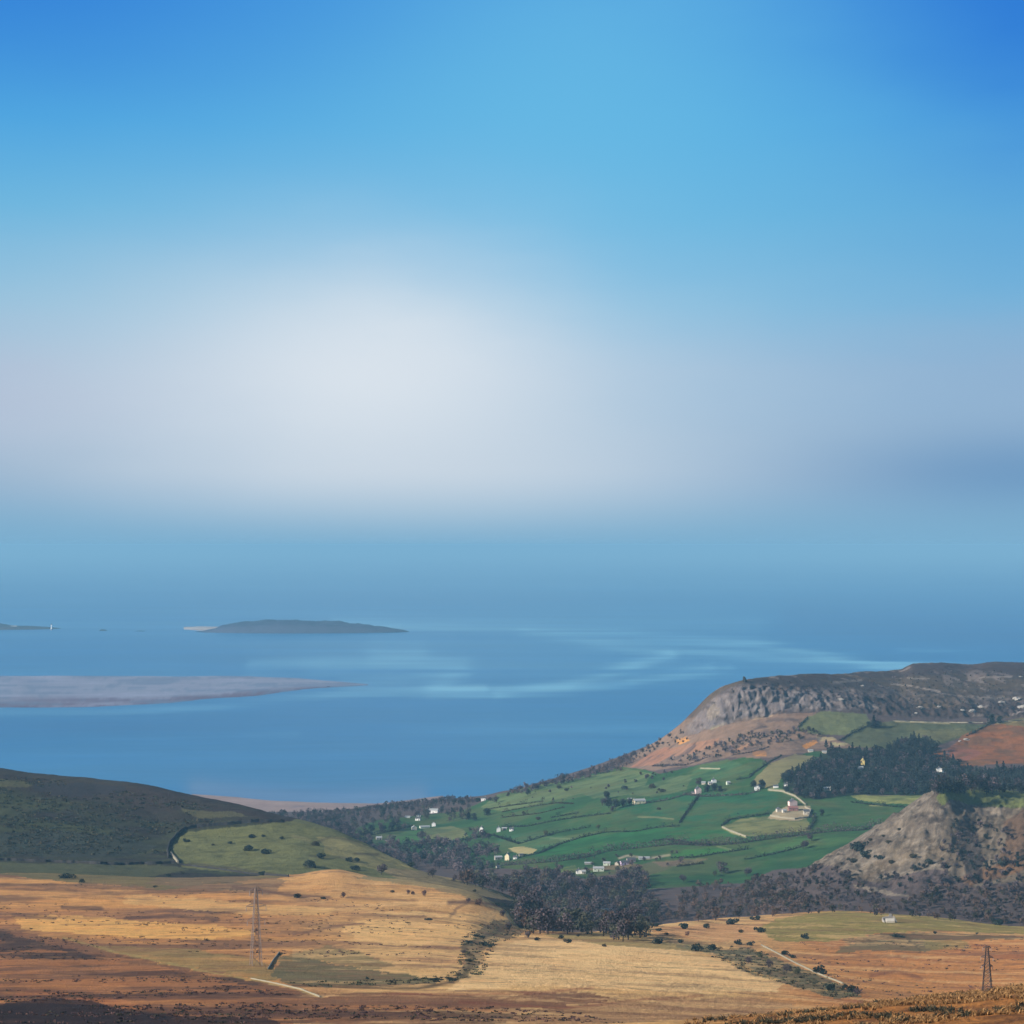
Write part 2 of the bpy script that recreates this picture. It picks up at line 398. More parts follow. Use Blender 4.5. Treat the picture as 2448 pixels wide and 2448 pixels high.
POL = [
 (pal(112, 104, 66), [(-300, 2068), (0, 2070), (250, 2085), (420, 2080), (560, 2090), (700, 2092), (560, 2110), (380, 2125), (200, 2112), (0, 2088), (-300, 2085)], 0.9),
 (pal(126, 104, 78), [(350, 2112), (430, 2070), (600, 2098), (690, 2105), (640, 2140), (480, 2125)], 0.7),
 (pal(206, 156, 96), [(700, 2096), (790, 2082), (900, 2102), (1000, 2116), (1120, 2140), (1200, 2175), (1100, 2185), (900, 2175), (760, 2150), (660, 2130)], 0.85),
 (pal(150, 136, 94), [(860, 2098), (900, 2088), (1080, 2105), (1210, 2150), (1230, 2190), (1100, 2140), (960, 2112)], 0.85),
 (pal(242, 186, 102), [(30, 2190), (180, 2190), (340, 2200), (530, 2215), (620, 2232), (480, 2245), (260, 2238), (60, 2222)], 0.75),
 (pal(224, 176, 108), [(300, 2140), (460, 2145), (600, 2160), (800, 2170), (790, 2188), (620, 2188), (430, 2172), (300, 2160)], 0.8),
 (pal(150, 128, 78), [(220, 2262), (420, 2268), (600, 2288), (690, 2330), (640, 2345), (480, 2318), (320, 2290)], 0.8),
 (pal(104, 100, 70), [(648, 2330), (668, 2285), (720, 2280), (780, 2300), (900, 2322), (1010, 2335), (1070, 2340), (1020, 2352), (900, 2358), (780, 2360), (690, 2352)], 0.9),
 (pal(134, 122, 80), [(780, 2260), (860, 2275), (950, 2310), (880, 2318), (780, 2298), (700, 2280)], 0.75),
 (pal(128, 116, 84), [(1130, 2208), (1200, 2196), (1260, 2212), (1240, 2235), (1180, 2250), (1150, 2275), (1145, 2320), (1100, 2345), (1080, 2338), (1110, 2300), (1100, 2260), (1130, 2240)], 0.85),
 (pal(240, 200, 138), [(1190, 2262), (1280, 2240), (1500, 2262), (1640, 2275), (1800, 2305), (1880, 2345), (1860, 2372), (1600, 2370), (1300, 2356), (1120, 2366), (1060, 2372), (1130, 2325), (1160, 2285)], 0.85),
 (pal(236, 188, 120), [(860, 2200), (1020, 2190), (1150, 2180), (1190, 2196), (1120, 2240), (980, 2262), (860, 2250), (820, 2222)], 0.8),
 (pal(148, 136, 84), [(1300, 2232), (1500, 2228), (1560, 2250), (1700, 2262), (1700, 2280), (1500, 2262), (1340, 2246)], 0.75),
 (pal(212, 158, 104), [(1550, 2222), (1700, 2208), (1800, 2212), (1820, 2245), (1720, 2252), (1600, 2240)], 0.9),
 (pal(146, 134, 70), [(1805, 2222), (1860, 2195), (2000, 2178), (2200, 2188), (2460, 2214), (2700, 2218), (2700, 2236), (2460, 2234), (2250, 2226), (2130, 2228), (1990, 2250), (1850, 2248)], 0.95),
 (pal(92, 84, 60), [(2010, 2248), (2090, 2236), (2170, 2228), (2260, 2232), (2448, 2236), (2448, 2246), (2230, 2246), (2100, 2254), (2030, 2256)], 0.85),
 (pal(110, 104, 72), [(2010, 2262), (2100, 2248), (2200, 2246), (2280, 2258), (2240, 2272), (2100, 2276), (2000, 2276)], 0.85),
 (pal(150, 132, 76), [(2200, 2246), (2300, 2248), (2330, 2268), (2220, 2272)], 0.7),
 (pal(212, 150, 84), [(1900, 2300), (2060, 2330), (2200, 2350), (2330, 2375), (2200, 2388), (2080, 2392), (2060, 2360), (1960, 2330)], 0.6),
 (pal(150, 90, 58), [(2230, 2280), (2448, 2276), (2600, 2280), (2600, 2292), (2400, 2292)], 0.6),
 (pal(96, 100, 74), [(1650, 2262), (1720, 2272), (1790, 2266), (1830, 2282), (1900, 2310), (1990, 2345), (2060, 2385), (1990, 2388), (1900, 2358), (1800, 2330), (1720, 2285)], 0.85),
 (pal(124, 118, 82), [(1560, 2240), (1700, 2258), (1760, 2288), (1640, 2270)], 0.8),
 # rusty brown lower left, below the old wall
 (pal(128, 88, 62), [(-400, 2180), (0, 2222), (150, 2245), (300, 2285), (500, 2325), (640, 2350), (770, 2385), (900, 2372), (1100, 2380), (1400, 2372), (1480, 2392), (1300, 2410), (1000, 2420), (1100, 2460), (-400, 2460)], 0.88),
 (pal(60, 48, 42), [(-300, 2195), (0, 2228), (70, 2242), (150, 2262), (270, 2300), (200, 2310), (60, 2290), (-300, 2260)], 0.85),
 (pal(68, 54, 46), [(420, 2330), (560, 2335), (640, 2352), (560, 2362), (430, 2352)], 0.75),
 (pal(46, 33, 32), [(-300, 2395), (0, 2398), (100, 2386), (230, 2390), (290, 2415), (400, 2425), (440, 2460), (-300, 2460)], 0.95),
 (pal(176, 112, 70), [(30, 2375), (150, 2372), (260, 2384), (330, 2402), (400, 2420), (300, 2416), (220, 2392), (90, 2388)], 0.75),
 (pal(172, 132, 90), [(1000, 2410), (1300, 2415), (1500, 2395), (1800, 2385), (1900, 2400), (1800, 2430), (1400, 2450), (1050, 2450)], 0.85),
]
paint(col, px, py, gx, gy, POL, 15, 16)
st_ = fbm(gx * 0.4, gy, 19, 6, 0.66, 18) + 0.25 * n_sm; okm = (py > 2110) & (gy > 400)
blend(col, okm * sstep(0.08, 0.34, st_) * 0.5, pal(136, 100, 72))
blend(col, okm * (px > 700) * sstep(0.1, 0.4, -st_) * 0.45, pal(236, 192, 130))
blend(col, okm * (px <= 700) * sstep(0.1, 0.4, -st_) * 0.35, pal(224, 160, 90))
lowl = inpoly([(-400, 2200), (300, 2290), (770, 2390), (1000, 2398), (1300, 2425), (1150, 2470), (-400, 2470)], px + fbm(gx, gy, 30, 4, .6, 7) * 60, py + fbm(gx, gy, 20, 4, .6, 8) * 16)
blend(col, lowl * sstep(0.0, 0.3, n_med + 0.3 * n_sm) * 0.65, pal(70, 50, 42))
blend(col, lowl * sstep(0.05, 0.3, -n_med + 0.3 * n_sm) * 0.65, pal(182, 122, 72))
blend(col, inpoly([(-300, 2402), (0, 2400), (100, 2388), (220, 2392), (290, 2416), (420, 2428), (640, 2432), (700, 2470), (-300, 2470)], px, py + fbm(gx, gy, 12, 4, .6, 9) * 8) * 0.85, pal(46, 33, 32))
STR = [
 (pal(108, 78, 62), [(560, 2122), (640, 2130), (680, 2140), (790, 2146)], 4, .8), (pal(110, 80, 62), [(830, 2146), (930, 2150), (1000, 2152)], 3, .6),
 (pal(96, 70, 60), [(1070, 2158), (1130, 2155), (1190, 2165), (1270, 2172)], 5, .8), (pal(112, 84, 66), [(1080, 2190), (1095, 2170), (1110, 2160)], 4, .6),
 (pal(120, 88, 70), [(700, 2235), (800, 2215), (870, 2208)], 3, .7), (pal(96, 70, 58), [(300, 2195), (400, 2188), (520, 2198)], 5, .8),
 (pal(92, 66, 56), [(30, 2186), (130, 2196)], 5, .7), (pal(84, 62, 54), [(150, 2168), (240, 2172)], 6, .7), (pal(100, 74, 58), [(460, 2180), (560, 2182)], 3, .6),
 (pal(140, 80, 58), [(920, 2375), (1100, 2378), (1300, 2372), (1420, 2362)], 4, .6), (pal(136, 78, 56), [(1100, 2395), (1340, 2410), (1500, 2392), (1680, 2380)], 4, .6),
 (pal(120, 74, 56), [(2080, 2332), (2140, 2322), (2200, 2338)], 6, .6), (pal(126, 84, 60), [(820, 2400), (950, 2396), (1150, 2402)], 4, .6),
 (pal(60, 54, 44), [(700, 2356), (850, 2360), (1000, 2362), (1080, 2350)], 4, .8), (pal(66, 58, 46), [(1080, 2348), (1110, 2330), (1130, 2290), (1110, 2262), (1160, 2240), (1190, 2225), (1230, 2215)], 7, .55),
 (pal(190, 160, 110), [(1820, 2262), (1880, 2290), (1960, 2330), (2020, 2352)], 3, .9), (pal(190, 166, 110), [(640, 2350), (700, 2362), (768, 2384)], 2.5, .9),
 (pal(70, 62, 46), [(2130, 2236), (2160, 2240)], 4, .9), (pal(96, 84, 60), [(2170, 2240), (2190, 2262), (2200, 2274)], 3, .6),
 (pal(206, 164, 100), [(1600, 2180+95), (1720, 2290), (1860, 2345)], 2.5, .8),
 (pal(168, 148, 88), [(150, 2243), (300, 2280), (480, 2318), (640, 2348)], 2.2, .8),
]
strokes(col, px, py, gx, gy, STR, 8)
# near knoll: darker tussocky tawny grass
kn = sstep(320, 290, gy) 
kk = kn * sstep(1500, 1850, px)
blend(col, kk * 0.95, pal(172, 116, 60))
blend(col, kk * sstep(-0.1, 0.35, fbm(gx, gy, 3.5, 3, 0.6, 31)) * 0.75, pal(100, 66, 42))
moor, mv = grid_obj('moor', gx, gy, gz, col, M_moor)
moor['kind'] = 'structure'
LAND.append(('moor', mv))

# ================================================================== LEFT HILL
AK = 0.76
cols = columns(-2600, 1290)
L = [
 ('z', [(-2600, 1300, 120), (0, 1300, 115), (700, 1300, 95), (1290, 1300, 80)]),
 ('p', [(-2600, 1500, 2050), (0, 1500, 2085), (400, 1500, 2100), (700, 1480, 2110), (900, 1450, 2122), (1100, 1450, 2137), (1290, 1450, 2175)]),
 ('p', [(-2600, 1600, 2000), (0, 1600, 2056), (400, 1600, 2060), (600, 1580, 2060), (700, 1560, 2062), (850, 1540, 2080), (1000, 1520, 2100), (1150, 1510, 2127), (1290, 1500, 2170)]),
 ('p', [(-2600, 1720, 1800), (0, 1720, 1950), (300, 1710, 1980), (400, 1700, 1996), (600, 1680, 2000), (700, 1660, 2008), (800, 1640, 2028), (900, 1610, 2056), (1000, 1590, 2084), (1150, 1560, 2120), (1290, 1540, 2166)]),
 ('p', [(-2600, 1900, 1600), (-400, 1860, 1790), (0, 1850, 1839), (83, 1845, 1852), (232, 1830, 1864), (344, 1810, 1877), (455, 1790, 1903), (580, 1770, 1928), (679, 1750, 1954), (720, 1740, 1964), (802, 1710, 1988), (905, 1660, 2036), (980, 1620, 2070), (1026, 1610, 2087), (1100, 1590, 2104), (1290, 1560, 2162)]),
 ('z', [(-2600, 2300, 20), (0, 2150, 25), (700, 2000, 20), (1290, 1750, 30)]),
]
gx, gy, gz, gt = loft(L, cols, 110)
msk = sstep(4.0, 3.6, gt) + sstep(4.0, 4.3, gt)
gz += fbm(gx, gy, 60, 5, 0.55, 21) * 2.6 * sstep(1.0, 1.6, gt) * (0.3 + 0.7 * msk) + fbm(gx, gy, 9, 4, 0.55, 22) * 0.5
px, py = project(gx, gy, gz)
col = np.empty(gx.shape + (3,)); col[:] = pal(66, 70, 46)  # dark heather turf, with the hill's shade put into the base colour
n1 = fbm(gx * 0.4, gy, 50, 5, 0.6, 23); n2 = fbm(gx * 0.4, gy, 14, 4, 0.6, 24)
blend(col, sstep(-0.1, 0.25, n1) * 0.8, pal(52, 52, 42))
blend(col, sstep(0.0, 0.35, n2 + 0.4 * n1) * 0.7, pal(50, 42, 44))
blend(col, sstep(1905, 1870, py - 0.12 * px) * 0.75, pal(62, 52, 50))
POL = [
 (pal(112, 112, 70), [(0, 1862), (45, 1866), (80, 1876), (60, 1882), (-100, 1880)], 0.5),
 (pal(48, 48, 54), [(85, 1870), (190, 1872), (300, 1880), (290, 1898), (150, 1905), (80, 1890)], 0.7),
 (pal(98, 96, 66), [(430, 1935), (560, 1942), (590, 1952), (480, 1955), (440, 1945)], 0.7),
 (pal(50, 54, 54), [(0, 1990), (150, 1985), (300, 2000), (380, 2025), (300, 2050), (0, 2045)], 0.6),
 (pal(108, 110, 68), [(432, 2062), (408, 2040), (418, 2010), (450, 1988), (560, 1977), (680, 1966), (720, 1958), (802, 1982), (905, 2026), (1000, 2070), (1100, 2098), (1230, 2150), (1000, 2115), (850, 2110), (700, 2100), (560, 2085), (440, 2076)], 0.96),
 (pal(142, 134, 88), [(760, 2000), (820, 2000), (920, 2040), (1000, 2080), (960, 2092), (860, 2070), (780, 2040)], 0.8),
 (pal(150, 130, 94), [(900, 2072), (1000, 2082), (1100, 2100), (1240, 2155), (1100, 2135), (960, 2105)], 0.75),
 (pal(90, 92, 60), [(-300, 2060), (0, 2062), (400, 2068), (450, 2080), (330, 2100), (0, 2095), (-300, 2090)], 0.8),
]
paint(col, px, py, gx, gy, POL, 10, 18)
strokes(col, px, py, gx, gy, [
 (pal(74, 66, 52), [(740, 2045), (800, 2050), (850, 2055)], 4, .5), (pal(70, 66, 50), [(745, 2020), (790, 2000), (860, 2015)], 4, .5),
 (pal(76, 68, 52), [(850, 2040), (905, 2042)], 4, .6), (pal(150, 140, 96), [(700, 2000), (740, 2010)], 5, .4),
 (pal(78, 68, 58), [(450, 2065), (560, 2075), (690, 2096)], 3, .7)], 6)
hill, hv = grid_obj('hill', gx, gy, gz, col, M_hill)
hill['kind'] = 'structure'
LAND.append(('hill', hv))

# ================================================================== VALLEY FIELDS AND HEADLAND
AK = 0.76
cols = columns(520, 5200)
L = [
 ('z', [(520, 1500, 30), (1200, 1520, 38), (1700, 1500, 45), (2448, 1450, 50), (5200, 1450, 50)]),
 ('p', [(520, 1800, 2180), (1000, 1800, 2165), (1300, 1700, 2225), (1700, 1700, 2195), (2100, 1700, 2190), (2448, 1700, 2200), (5200, 1700, 2200)]),
 ('p', [(520, 2250, 2040), (1000, 2150, 2082), (1300, 2000, 2107), (1700, 1950, 2112), (2000, 1950, 2068), (2448, 2000, 2020), (5200, 2000, 1990)]),
 ('p', [(520, 2500, 1985), (1000, 2450, 2012), (1300, 2320, 2002), (1700, 2180, 1987), (1900, 2160, 1977), (2200, 2180, 1952), (2448, 2220, 1930), (5200, 2220, 1900)]),
 ('p', [(520, 2700, 1960), (1000, 2680, 1962), (1300, 2560, 1925), (1500, 2480, 1900), (1700, 2380, 1900), (1900, 2330, 1892), (2200, 2330, 1896), (2448, 2330, 1886), (5200, 2330, 1860)]),
 ('p', [(520, 2850, 1948), (780, 2850, 1946), (1000, 2850, 1932), (1300, 2800, 1876), (1500, 2740, 1845), (1620, 2650, 1812), (1700, 2580, 1802), (1900, 2520, 1792), (2200, 2520, 1792), (2448, 2520, 1790), (5200, 2500, 1770)]),
 ('p', [(520, 2925, 1943), (780, 2925, 1942), (900, 2925, 1929), (1000, 2930, 1921), (1100, 2930, 1912), (1180, 2930, 1904), (1250, 2920, 1888), (1400, 2890, 1849), (1500, 2840, 1818), (1560, 2790, 1797), (1620, 2730, 1776), (1660, 2690, 1758), (1700, 2655, 1745), (1800, 2640, 1722), (1900, 2640, 1704), (2000, 2640, 1704), (2100, 2640, 1712), (2200, 2640, 1722), (2448, 2640, 1720), (5200, 2640, 1710)]),
 ('p', [(520, 2945, 1942), (780, 2945, 1941), (900, 2950, 1926), (1000, 2950, 1918), (1100, 2955, 1909), (1180, 2955, 1901), (1250, 2950, 1884), (1400, 2930, 1842), (1500, 2890, 1807), (1560, 2830, 1785), (1620, 2760, 1752), (1660, 2715, 1718), (1700, 2680, 1682), (1740, 2668, 1656), (1780, 2664, 1646), (1850, 2670, 1648), (1900, 2680, 1652), (2000, 2690, 1664), (2200, 2740, 1680), (2448, 2750, 1690), (5200, 2750, 1680)]),
 ('p', [(520, 2955, 1941.5), (780, 2955, 1940), (900, 2970, 1924), (1000, 2975, 1916), (1100, 2980, 1907), (1180, 2980, 1899), (1250, 2975, 1881), (1400, 2950, 1838), (1500, 2910, 1802), (1560, 2845, 1778), (1620, 2775, 1737), (1660, 2730, 1698), (1700, 2705, 1660), (1740, 2695, 1638), (1780, 2700, 1627), (1850, 2760, 1618), (1900, 2800, 1614), (2000, 2900, 1610), (2100, 3000, 1606), (2150, 3030, 1602), (2185, 3040, 1587), (2250, 3060, 1584), (2310, 3080, 1589), (2380, 3080, 1582), (2448, 3080, 1585), (2800, 3080, 1560), (5200, 3080, 1520)]),
 ('z', [(520, 2985, -6), (1100, 3040, -6), (1250, 3080, -6), (1500, 3100, -6), (2000, 3300, -6), (5200, 3500, -6)]),
]
gx, gy, gz, gt = loft(L, cols, 110, 2.0)
pxc = CX + F * gx / gy
cliff = sstep(6.02, 6.2, gt) * sstep(7.5, 6.85, gt) * sstep(1590, 1680, pxc)
cliffL = cliff * sstep(2080, 1950, pxc)
plat = sstep(6.9, 7.2, gt) * sstep(1600, 1700, pxc)
# gullies and buttresses: ridged noise that varies along x
rid = 1 - 2 * np.abs(fbm(gx + 0.25 * (gz), gy * 0.2, 26, 4, 0.6, 41))
bl = 1 - 2 * np.abs(fbm(gx, gy * 0.8 + gz, 12, 4, 0.6, 42))
gz += cliffL * (rid * 2.2 + bl * 4.5 - 3.5) + (cliff - cliffL) * (rid * 4 + bl * 3 - 3.5)
gy += cliffL * (rid * -3 + fbm(gx * 1.5, gz * 2.0 + gy, 9, 3, .6, 48) * 4)
gz += plat * (fbm(gx, gy * 0.6, 60, 5, 0.6, 43) * 2.2 + fbm(gx, gy, 10, 4, 0.6, 45) * 0.8)
low = sstep(5.9, 5.0, gt)
gz += low * (fbm(gx, gy, 110, 4, 0.5, 44) * 2.0 * sstep(1.0, 2.0, gt)) + fbm(gx, gy, 14, 4, 0.55, 46) * 0.35 * sstep(0.5, 1, gt) * (pxc > 900)
band = sstep(4.6, 5.2, gt) * sstep(6.3, 5.8, gt) * sstep(1450, 1600, pxc)
gz += band * fbm(gx, gy, 34, 5, 0.6, 47) * 3.0
px, py = project(gx, gy, gz)
WOODF = pal(92, 80, 78); GR = pal(56, 94, 52); GR2 = pal(74, 116, 70); GRP = pal(108, 126, 80); GRO = pal(110, 112, 74)
GRD = pal(60, 100, 70)
col = np.empty(gx.shape + (3,)); col[:] = WOODF
n1 = fbm(gx * 0.7, gy, 60, 5, 0.6, 51); n2 = fbm(gx * 0.7, gy, 16, 5, 0.6, 52)
POL = [
 # all fields
 (GR, [(830, 1990), (900, 1960), (1000, 1950), (1100, 1940), (1180, 1905), (1260, 1890), (1380, 1858), (1500, 1830), (1580, 1850), (1640, 1835), (1760, 1815), (1800, 1805), (1850, 1830), (1930, 1800), (2000, 1790), (2090, 1800), (2100, 1850), (1870, 1880), (2040, 1902), (2230, 1905), (2200, 1960), (2070, 2010), (2000, 2070), (1850, 2080), (1780, 2110), (1640, 2120), (1540, 2125), (1540, 2080), (1400, 2100), (1330, 2080), (1150, 2075), (1060, 2050), (900, 2020)], 1),
 (GRP, [(1150, 1930), (1190, 1898), (1300, 1874), (1390, 1858), (1500, 1838), (1560, 1850), (1540, 1880), (1400, 1895), (1300, 1920), (1200, 1940)], 0.9),
 (pal(100, 118, 79), [(1390, 1895), (1540, 1880), (1600, 1858), (1660, 1850), (1640, 1890), (1560, 1905), (1500, 1900), (1420, 1910)], 0.85),
 (pal(90, 111, 74), [(830, 1995), (870, 1985), (960, 1995), (900, 2015)], 0.9),
 (pal(72, 115, 65), [(935, 2005), (985, 1980), (1005, 1985), (1010, 2010), (950, 2016)], 1),
 (pal(115, 122, 78), [(1010, 1980), (1080, 1975), (1110, 1985), (1120, 2000), (1060, 2012), (1020, 2008)], 1),
 (pal(59, 111, 66), [(1070, 2035), (1120, 2020), (1160, 2018), (1165, 2030), (1130, 2045)], 1),
 (pal(61, 106, 72), [(1180, 2020), (1200, 2000), (1280, 1985), (1300, 2000), (1260, 2015), (1200, 2025)], 0.8),
 (pal(80, 118, 76), [(1215, 2020), (1300, 2000), (1400, 1995), (1370, 2010), (1280, 2035)], 0.9),
 (pal(180, 168, 116), [(1215, 2028), (1245, 2024), (1285, 2030), (1270, 2042), (1235, 2040)], 0.9),
 (pal(49, 108, 57), [(1280, 2045), (1360, 2010), (1440, 1990), (1560, 1980), (1720, 1975), (1760, 2000), (1640, 2010), (1500, 2030), (1420, 2045)], 0.9),
 (pal(47, 100, 63), [(1480, 1925), (1600, 1900), (1680, 1895), (1730, 1890), (1860, 1895), (1860, 1920), (1820, 1940), (1740, 1955), (1700, 1970), (1640, 1960), (1560, 1960), (1460, 1960)], 0.9),
 (pal(74, 111, 72), [(1660, 1830), (1740, 1815), (1800, 1835), (1780, 1855), (1700, 1865), (1650, 1860)], 0.9),
 (pal(63, 117, 59), [(1605, 2045), (1640, 2030), (1720, 2022), (1755, 2030), (1700, 2045), (1610, 2055)], 1),
 (pal(74, 111, 61), [(1935, 2000), (1980, 1995), (2070, 1992), (2050, 2005), (1990, 2025), (1930, 2030), (1820, 2040), (1800, 2025), (1880, 2010)], 1),
 (pal(67, 100, 57), [(1930, 1915), (2020, 1905), (2060, 1918), (2160, 1932), (2120, 1960), (2080, 1970), (1990, 1975), (1950, 1980), (1935, 1950)], 1),
 (pal(156, 158, 92), [(2030, 1899), (2110, 1902), (2210, 1902), (2190, 1922), (2100, 1920), (2050, 1912)], 0.95),
 (pal(132, 132, 84), [(1727, 1977), (1770, 1957), (1850, 1950), (1930, 1958), (1942, 1985), (1880, 1992), (1780, 2000)], 0.95),
 (pal(134, 128, 88), [(1800, 1868), (1840, 1825), (1900, 1803), (1945, 1808), (1950, 1826), (1900, 1840), (1870, 1858), (1850, 1885), (1815, 1880)], 0.95),
 (pal(150, 120, 96), [(1380, 2080), (1500, 2062), (1540, 2068), (1500, 2080)], 0.6),
 (pal(111, 126, 74), [(1340, 2075), (1375, 2068), (1380, 2085), (1340, 2095)], 0.9),
 (pal(150, 122, 98), [(1560, 2060), (1640, 2055), (1700, 2052), (1650, 2068), (1580, 2072)], 0.5),
 (pal(176, 160, 128), [(1836, 1956), (1848, 1940), (1885, 1926), (1935, 1926), (1944, 1952), (1905, 1963), (1860, 1960)], 0.9),
 (pal(120, 96, 88), [(1420, 2092), (1560, 2060), (1640, 2058), (1600, 2075), (1540, 2098), (1440, 2112)], 0.5),
 # steep scrub band below the cliffs
 (pal(132, 110, 94), [(1480, 1832), (1560, 1775), (1640, 1720), (1700, 1700), (1800, 1712), (1900, 1705), (1960, 1705), (1930, 1745), (2000, 1770), (2060, 1785), (1980, 1795), (1920, 1800), (1830, 1812), (1740, 1810), (1660, 1828), (1560, 1842)], 1),
 (pal(152, 112, 90), [(1508, 1834), (1555, 1800), (1590, 1786), (1615, 1790), (1600, 1812), (1560, 1830)], 1),
 (pal(154, 116, 92), [(1600, 1790), (1660, 1775), (1720, 1765), (1700, 1785), (1640, 1805), (1610, 1808)], 0.85),
 (pal(166, 128, 98), [(1745, 1785), (1800, 1775), (1820, 1778), (1780, 1792), (1745, 1795)], 0.9),
 (pal(206, 148, 76), [(1612, 1770), (1640, 1760), (1650, 1770), (1625, 1780)], 0.8),
 (pal(204, 140, 62), [(1915, 1782), (1950, 1768), (1955, 1775), (1925, 1790)], 0.9),
 (pal(190, 134, 70), [(1795, 1795), (1830, 1795), (1835, 1808), (1800, 1806)], 0.8),
 (pal(170, 156, 116), [(1950, 1762), (1990, 1762), (2000, 1768), (1960, 1772)], 0.8), (pal(168, 160, 116), [(1985, 1775), (2025, 1776), (2025, 1782), (1990, 1782)], 0.8),
 (pal(172, 150, 124), [(1770, 1718), (1800, 1700), (1830, 1698), (1850, 1712), (1800, 1722)], 0.9),
 (pal(150, 140, 116), [(1690, 1738), (1740, 1718), (1740, 1730), (1700, 1745)], 0.9),
 # high pasture under the plateau
 (pal(104, 112, 74), [(1900, 1745), (1930, 1715), (1965, 1700), (2070, 1706), (2085, 1735), (2060, 1742), (2020, 1758), (1960, 1756)], 0.95),
 (pal(86, 93, 63), [(2015, 1770), (2040, 1748), (2090, 1732), (2140, 1722), (2280, 1728), (2368, 1732), (2310, 1758), (2260, 1775), (2220, 1790), (2100, 1790), (2040, 1785)], 0.95),
 (pal(112, 110, 72), [(2180, 1745), (2300, 1740), (2330, 1748), (2260, 1770), (2200, 1780)], 0.6),
 (pal(146, 94, 54), [(2212, 1802), (2270, 1790), (2300, 1758), (2350, 1738), (2420, 1722), (2700, 1720), (2700, 1800), (2480, 1828), (2380, 1826), (2290, 1835), (2240, 1815)], 0.95),
 (pal(140, 92, 76), [(2260, 1795), (2280, 1778), (2310, 1785), (2350, 1800), (2300, 1826), (2270, 1818)], 0.8),
 (pal(118, 112, 72), [(2360, 1728), (2448, 1716), (2700, 1715), (2700, 1735), (2448, 1738), (2400, 1732)], 0.8),
 (pal(48, 50, 46), [(1870, 1885), (1880, 1850), (1940, 1825), (1985, 1785), (2080, 1795), (2120, 1790), (2150, 1765), (2220, 1765), (2235, 1795), (2200, 1815), (2290, 1825), (2300, 1845), (2700, 1835), (2700, 1900), (2260, 1898), (2200, 1902), (2030, 1900), (1950, 1912), (1900, 1900)], 0.95),
]
paint(col, px, py, gx, gy, POL, 3.5, 22)
grn = (col[..., 1] > col[..., 0]) & (py > 1780)
blend(col, grn * sstep(-0.1, 0.35, n1 + 0.5 * n2) * 0.55, pal(92, 98, 58))
blend(col, grn * sstep(-0.05, 0.35, -n1 + 0.5 * n2) * 0.5, pal(36, 76, 44))
blend(col, (col[..., 0] > 1.9 * col[..., 1]) * (px > 2150) * sstep(-0.15, 0.25, n2) * 0.7, pal(104, 80, 56))
isl = band * sstep(0.05, 0.3, n2)
brn = (col[..., 0] > col[..., 1]) & (col[..., 0] > 0.15) & (py > 1700) & (py < 1850)
blend(col, isl * 0.75 * brn, pal(84, 74, 74))
blend(col, isl * 0.0, pal(84, 74, 74))
STR = [
 (pal(160, 166, 122), [(1838, 1888), (1870, 1890), (1900, 1902), (1925, 1922)], 3.2, .95), (pal(170, 170, 118), [(1727, 1978), (1750, 1990), (1782, 2000)], 3, .95),
 (pal(160, 170, 130), [(1675, 1837), (1720, 1838)], 1.8, .8), (pal(144, 144, 102), [(1525, 1953), (1570, 1954), (1610, 1958)], 2, .8),
 (pal(123, 142, 102), [(1315, 2004), (1375, 2006)], 2, .8), (pal(133, 144, 102), [(1715, 2023), (1752, 2033)], 2, .8),
 (pal(170, 158, 136), [(1480, 2052), (1500, 2046), (1550, 2052), (1600, 2044)], 3, .8), (pal(170, 160, 120), [(2140, 1725), (2200, 1727), (2270, 1729)], 1.8, .9),
 (pal(170, 160, 110), [(2380, 1730), (2430, 1725)], 1.6, .8), (pal(160, 160, 104), [(2080, 1925), (2110, 1926)], 2, .8), (pal(154, 153, 102), [(1590, 2046), (1600, 2045)], 2, .6),
]
strokes(col, px, py, gx, gy, STR, 2)
# rock and heather of the headland
HEATH = pal(70, 60, 58); ROCK = pal(118, 110, 110)
pm = np.maximum(cliff, plat) 
c2 = np.empty_like(col); c2[:] = HEATH
blend(c2, sstep(-0.1, 0.3, n1) * 0.6, pal(100, 86, 68))
rk = sstep(0.10, 0.32, fbm(gx * 0.8, gy * 0.5 + gz, 20, 5, 0.65, 61))
rk2 = sstep(0.22, 0.38, fbm(gx, gy * 0.35, 15, 4, 0.6, 62))
blend(c2, plat * rk2 * 0.8, pal(136, 122, 114))
blend(c2, (cliff - cliffL) * rk * 0.9, pal(128, 118, 112))
blend(c2, cliffL * np.clip(0.55 + 0.6 * rid + 0.3 * rk, 0, 1) * sstep(1640, 1655, py + 30 * (pxc < 1850)), ROCK)
blend(c2, cliffL * sstep(0.06, 0.3, fbm(gx * 1.1 + 9, gz * 1.7 + gy * .3, 9, 5, 0.65, 64)) * 0.75, pal(72, 64, 60))
blend(c2, cliffL * sstep(0.12, 0.36, fbm(gx * 0.9, gz * 1.2, 6, 4, 0.65, 65)) * 0.6, pal(150, 140, 134))
blend(c2, inpoly([(1690, 1700), (1705, 1682), (1720, 1690), (1722, 1708), (1700, 1722), (1688, 1715)], px, py) * 0.3, pal(165, 150, 126))
top = sstep(2150, 2200, px) * sstep(1625, 1600, py)
blend(c2, top * 0.6, pal(74, 62, 64))
pmm = pm[..., None]; col[:] = col * (1 - pmm) + c2 * pmm
